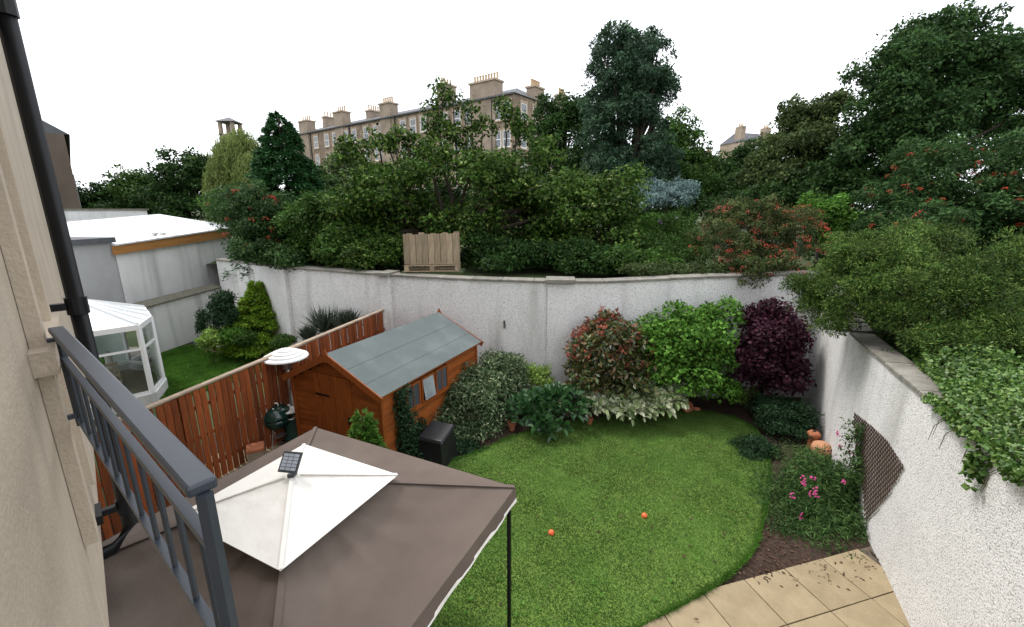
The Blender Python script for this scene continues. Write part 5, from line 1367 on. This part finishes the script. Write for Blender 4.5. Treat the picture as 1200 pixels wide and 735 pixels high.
t, bl = bush_px('red_tipped_shrub', 'large red-tipped evergreen shrub against the white wall', 'photin', [(700, 420, 36, 36, 9.7), (735, 425, 32, 34, 9.8), (690, 450, 28, 24, 9.5), (730, 452, 34, 22, 9.5), (712, 392, 26, 18, 9.9), (760, 440, 18, 28, 9.8)], 10500, .13, 137, wr=.42, clump=11, sig=.12)
up_ = [(b[0], b[1], b[2] + b[5] * .35, b[3] * 1.0, b[4], b[5] * .8) for b in bl[:2] + bl[4:5]]
foliage(t, 'red_shoots', LM['red'], up_ + [blob(704, 368, 5, 7, 9.9), blob(686, 385, 5, 7, 9.9), blob(718, 372, 6, 7, 9.9), blob(740, 385, 7, 6, 9.9), blob(690, 395, 12, 10, 9.9), blob(682, 410, 8, 12, 9.7)], 1500, .11, .42, 138, 7, .05, droop=-.6)
bush_px('green_shrub', 'tall fresh green shrub between red-tipped and purple shrubs', 'bright', [(795, 400, 34, 30, 9.7), (830, 395, 28, 30, 9.8), (800, 435, 42, 30, 9.5), (770, 395, 20, 24, 9.9), (850, 372, 10, 16, 9.9), (835, 425, 24, 28, 9.6), (830, 370, 8, 10, 9.9), (775, 440, 18, 24, 9.6), (838, 455, 22, 14, 9.5)], 15000, .1, 139, wr=.6, clump=22, sig=.16)
bush_px('purple_shrub', 'dark purple smoke bush in the corner of the white walls', 'purple', [(900, 418, 36, 40, 9.6), (885, 435, 28, 30, 9.4), (915, 440, 26, 26, 9.4), (903, 378, 20, 14, 9.8), (880, 372, 6, 8, 9.8), (920, 400, 18, 28, 9.5), (905, 362, 10, 6, 9.8)], 19000, .08, 140, wr=.75, clump=30, sig=.17)
rosette('hosta', 'row of white-edged hostas along the lawn below the red-tipped shrub', 'hosta', [(702, 476, 18, 11, 8.95), (735, 477, 22, 12, 8.9), (765, 475, 20, 11, 8.95), (782, 471, 14, 10, 9.05)], 1500, .18, .5, 141, up=.25)
t = thing('hosta_flowers', 'thin mauve flower stalks standing above the hostas', 'flower', (*P(735, 480, z=0.02).xy, .02))
m = MB(); fl = MB(); r_ = random.Random(5); o_ = Vector(t.location)
for i in range(12):
    b_ = P(700 + i * 7.5, 476 + r_.uniform(-4, 4), z=.05); tp = b_ + Vector((r_.uniform(-.05, .05), r_.uniform(-.1, 0), r_.uniform(.42, .55)))
    m = MB(); fl = MB(); m.tube([b_ - o_, tp - o_], [.006, .003], 5); st_ = m.build('stalk', M_stem, t)
    for j in range(6):
        c = tp - Z(j * .025) - o_ + Vector((r_.uniform(-.03, .03), r_.uniform(-.03, .03), 0)); fl.add([c + Vector(q) * .018 for q in OCT], OCF)
    fl.build('petals', M_mauve, st_)
for i, (px, py, lb_) in enumerate(((856, 448, 'pale yellow-green whorled plant left of the purple bush foot'), (888, 462, 'cream-tipped whorled plant below the purple bush'), (866, 466, 'small lime whorled plant at the soil between green and purple shrubs'))):
    bl = [blob(px, py, 11, 7, P(px, py + 8, z=0).y, .12)]
    bush('euphorbia', lb_, 'plant', 'lime', bl, 420, .09, .02, 150 + i, wr=.3, clump=12, sig=.05)
bush_px('low_dark_shrub', 'low mounded dark green shrub against the right wall', 'box', [(918, 488, 32, 20, 8.7), (940, 492, 18, 18, 8.5), (900, 482, 18, 14, 8.9), (920, 505, 26, 10, 8.3)], 17000, .05, 155, wr=.4)
bush_px('creeping_dark_shrub', 'small creeping dark shrub between the lawn and the low mounded shrub', 'box', [(880, 524, 22, 9, 7.85), (897, 528, 14, 8, 7.7)], 6500, .045, 156, wr=.4)
t, bl = bush_px('sweet_pea_bush', 'tangled sweet pea bush with pink flowers by the lattice trellis', 'pea', [(950, 585, 44, 36, 6.3), (925, 605, 34, 28, 6.1), (970, 620, 38, 30, 5.85), (945, 632, 46, 20, 5.7), (985, 585, 26, 40, 6.2), (955, 555, 32, 22, 6.7), (915, 628, 30, 22, 5.75), (955, 643, 44, 14, 5.5), (990, 625, 22, 24, 5.7)], 40000, .085, 157, wr=.16, clump=16, droop=0, rough=.28)
for i, (px, py) in enumerate(((928, 581), (942, 560), (951, 578), (957, 581), (938, 605), (988, 565), (955, 574), (983, 508), (984, 523), (941, 566), (997, 532), (952, 560))):
    v = ray(px, py); yy = 5.75 if py > 540 else 6.35
    c = P(px, py, Y=yy); m = MB()
    for j in range(7):
        cc = c + Vector((rng.uniform(-.035, .035), rng.uniform(-.03, .03), rng.uniform(-.035, .035))) - Vector(t.location)
        m.add([cc + Vector((q[0] * .019, q[1] * .014, q[2] * .017)) for q in OCT], OCF)
    m.build('flower', M_pink, t)
bl = [blob(1000 + (i % 2) * 6, 508 + i * 14, 11, 9, 6.35 - i * .08, .08) for i in range(5)]
bush('sweet_pea_climber', 'thin sweet pea stems climbing the edge of the lattice trellis', 'plant', 'pea', bl, 900, .06, .02, 158, wr=.4, clump=8)
tq = P(424, 484, Y=6.45)
conifer('small_thuja', 'small bright green cone-shaped conifer in front of the shed beside the gazebo', 'bright', (tq.x, tq.y, .02), tq.z - .02, .34, 300, 160, .075, .3, .0, 0, 46, .5)
r = np.random.default_rng(161)
for i, (px, pyb, pyt, w_, lb_) in enumerate(((458, 540, 458, 10, 'slim dark climber column on the shed corner'), (476, 546, 462, 9, 'second dark climber column by the compost bin'))):
    p = P(px, pyb, z=.02); zt = P(px, pyt, Y=p.y).z; k_ = mpp((p.x, p.y, 1))
    bl = [(p.x + .04 * math.sin(j * 2 + i), p.y, .1 + (zt - .15) * j / 6, w_ * k_ * (1.25 - j * .09), .12, .2) for j in range(7)]
    bush('climber', lb_, 'climber', 'box', bl, 4200, .05, .02, 162 + i, wr=.6, clump=8)
bush_px('corner_shrub', 'dark leafy shrub between the shed corner and the compost bin', 'box', [(468, 500, 14, 30, 7.75), (487, 512, 12, 22, 7.8), (480, 530, 22, 14, 7.5), (530, 528, 16, 14, 8.0)], 11000, .065, 166, wr=.5)
bush_px('shady_groundcover', 'dark leafy cover at the foot of the climbers beside the gazebo', 'box', [(455, 535, 20, 12, 7.4), (485, 540, 20, 12, 7.4), (545, 532, 24, 10, 7.9)], 9000, .06, 165, wr=.5)
# neighbour garden
conifer('golden_conifer', 'golden yellow-green conifer against the white wall in the neighbour garden', 'gold', (*P(311, 411, z=.02).xy, .02), P(311, 330, Y=P(311, 411, z=0).y).z, 1.25, 460, 170, .12, .36, .12, 0, 90, 1.0)
bush_px('topiary_shrub', 'dark rounded upright shrub beside the mossy low wall', 'box', [(262, 356, 11, 11, 13.6), (265, 374, 13, 13, 13.4), (258, 366, 10, 10, 13.5)], 9000, .07, 171)
bush_px('small_dark_shrub', 'thin small dark shrub at the low wall left of the topiary', 'box', [(238, 374, 5, 8, 14), (238, 386, 4, 8, 13.9)], 1500, .07, 172)
bush_px('pale_mound', 'pale green mounded plant at the edge of the neighbour lawn', 'lime', [(250, 398, 10, 8, 13), (243, 401, 6, 5, 12.9)], 3500, .09, 173)
bush_px('leafy_mound', 'mid green leafy mound next to the white bowl planter', 'bright', [(274, 395, 8, 7, 13), (279, 390, 6, 6, 13.3)], 3000, .08, 174)
bush_px('dark_hebe', 'dark green low shrub between white bowl and golden conifer', 'mid', [(290, 399, 8, 7, 12.9), (334, 402, 9, 6, 12.2)], 5000, .06, 175)
for i, (px, pyb, h, w_, lb_) in enumerate(((362, 396, 18, 9, 'low spiky dark plant against the white wall behind the fence'), (383, 388, 36, 14, 'taller wispy dark plant against the white wall behind the fence'), (408, 380, 22, 12, 'wispy plant nearest the shed ridge behind the fence'))):
    b_ = on_plane(px, pyb, BW[1] - Vector((.2, .35, 0)), BW[2] - Vector((.2, .35, 0))); k_ = mpp(b_)
    t = thing('spiky_plant', lb_, 'plant', (b_.x, b_.y, .02)); K = 500; r = np.random.default_rng(180 + i)
    m = MB(); m.tube([(0, 0, 0), (0, 0, max(.2, b_.z))], [.03, .015], 6); m.build('stem', M_stem, t)
    a = r.uniform(0, 6.28, K); el = r.uniform(.5, 1.5, K); ln = h * k_ * (.4 + .6 * r.random(K))
    ax = np.column_stack((np.cos(a) * np.cos(el), np.sin(a) * np.cos(el) * .5, np.sin(el)))
    pos = np.column_stack((r.normal(0, w_ * k_ * .3, K), r.normal(0, .05, K), np.full(K, max(.05, b_.z - .15)) + r.random(K) * .2))
    inst(leaf_mesh('leaves', LM['heather'], pos, ax, unit(r.normal(size=(K, 3))), ln, .025, 0), 'leaves', t)
# fallen leaves and bark bits on the soil and patio
r = np.random.default_rng(190)
pts = []
for px, py, sx, sy, n in ((1020, 655, 10, 10, 26), (935, 670, 50, 8, 120), (905, 640, 12, 25, 110), (860, 490, 40, 8, 90), (925, 545, 20, 25, 150), (590, 520, 30, 8, 120), (800, 488, 20, 5, 12), (720, 590, 110, 60, 46)):
    for i in range(n):
        q = P(px + r.normal(0, sx), py + r.normal(0, sy), z=.03); pts.append((q.x, q.y, .034 + (.02 if py > 650 else .05 if py == 590 else 0)))
pts = np.array(pts); K = len(pts); ax = unit(np.column_stack((r.normal(size=(K, 2)), np.zeros(K)))); nr = unit(r.normal(0, .3, (K, 3)) + np.array([0, 0, 1]))
tag(inst(leaf_mesh('leaf_litter', LM['litter'], pts, ax, nr, .03 + .05 * r.random(K), .03, .1), 'leaf_litter'), 'dead leaves and bark chips scattered over beds and patio corner', 'leaves', kind='stuff')
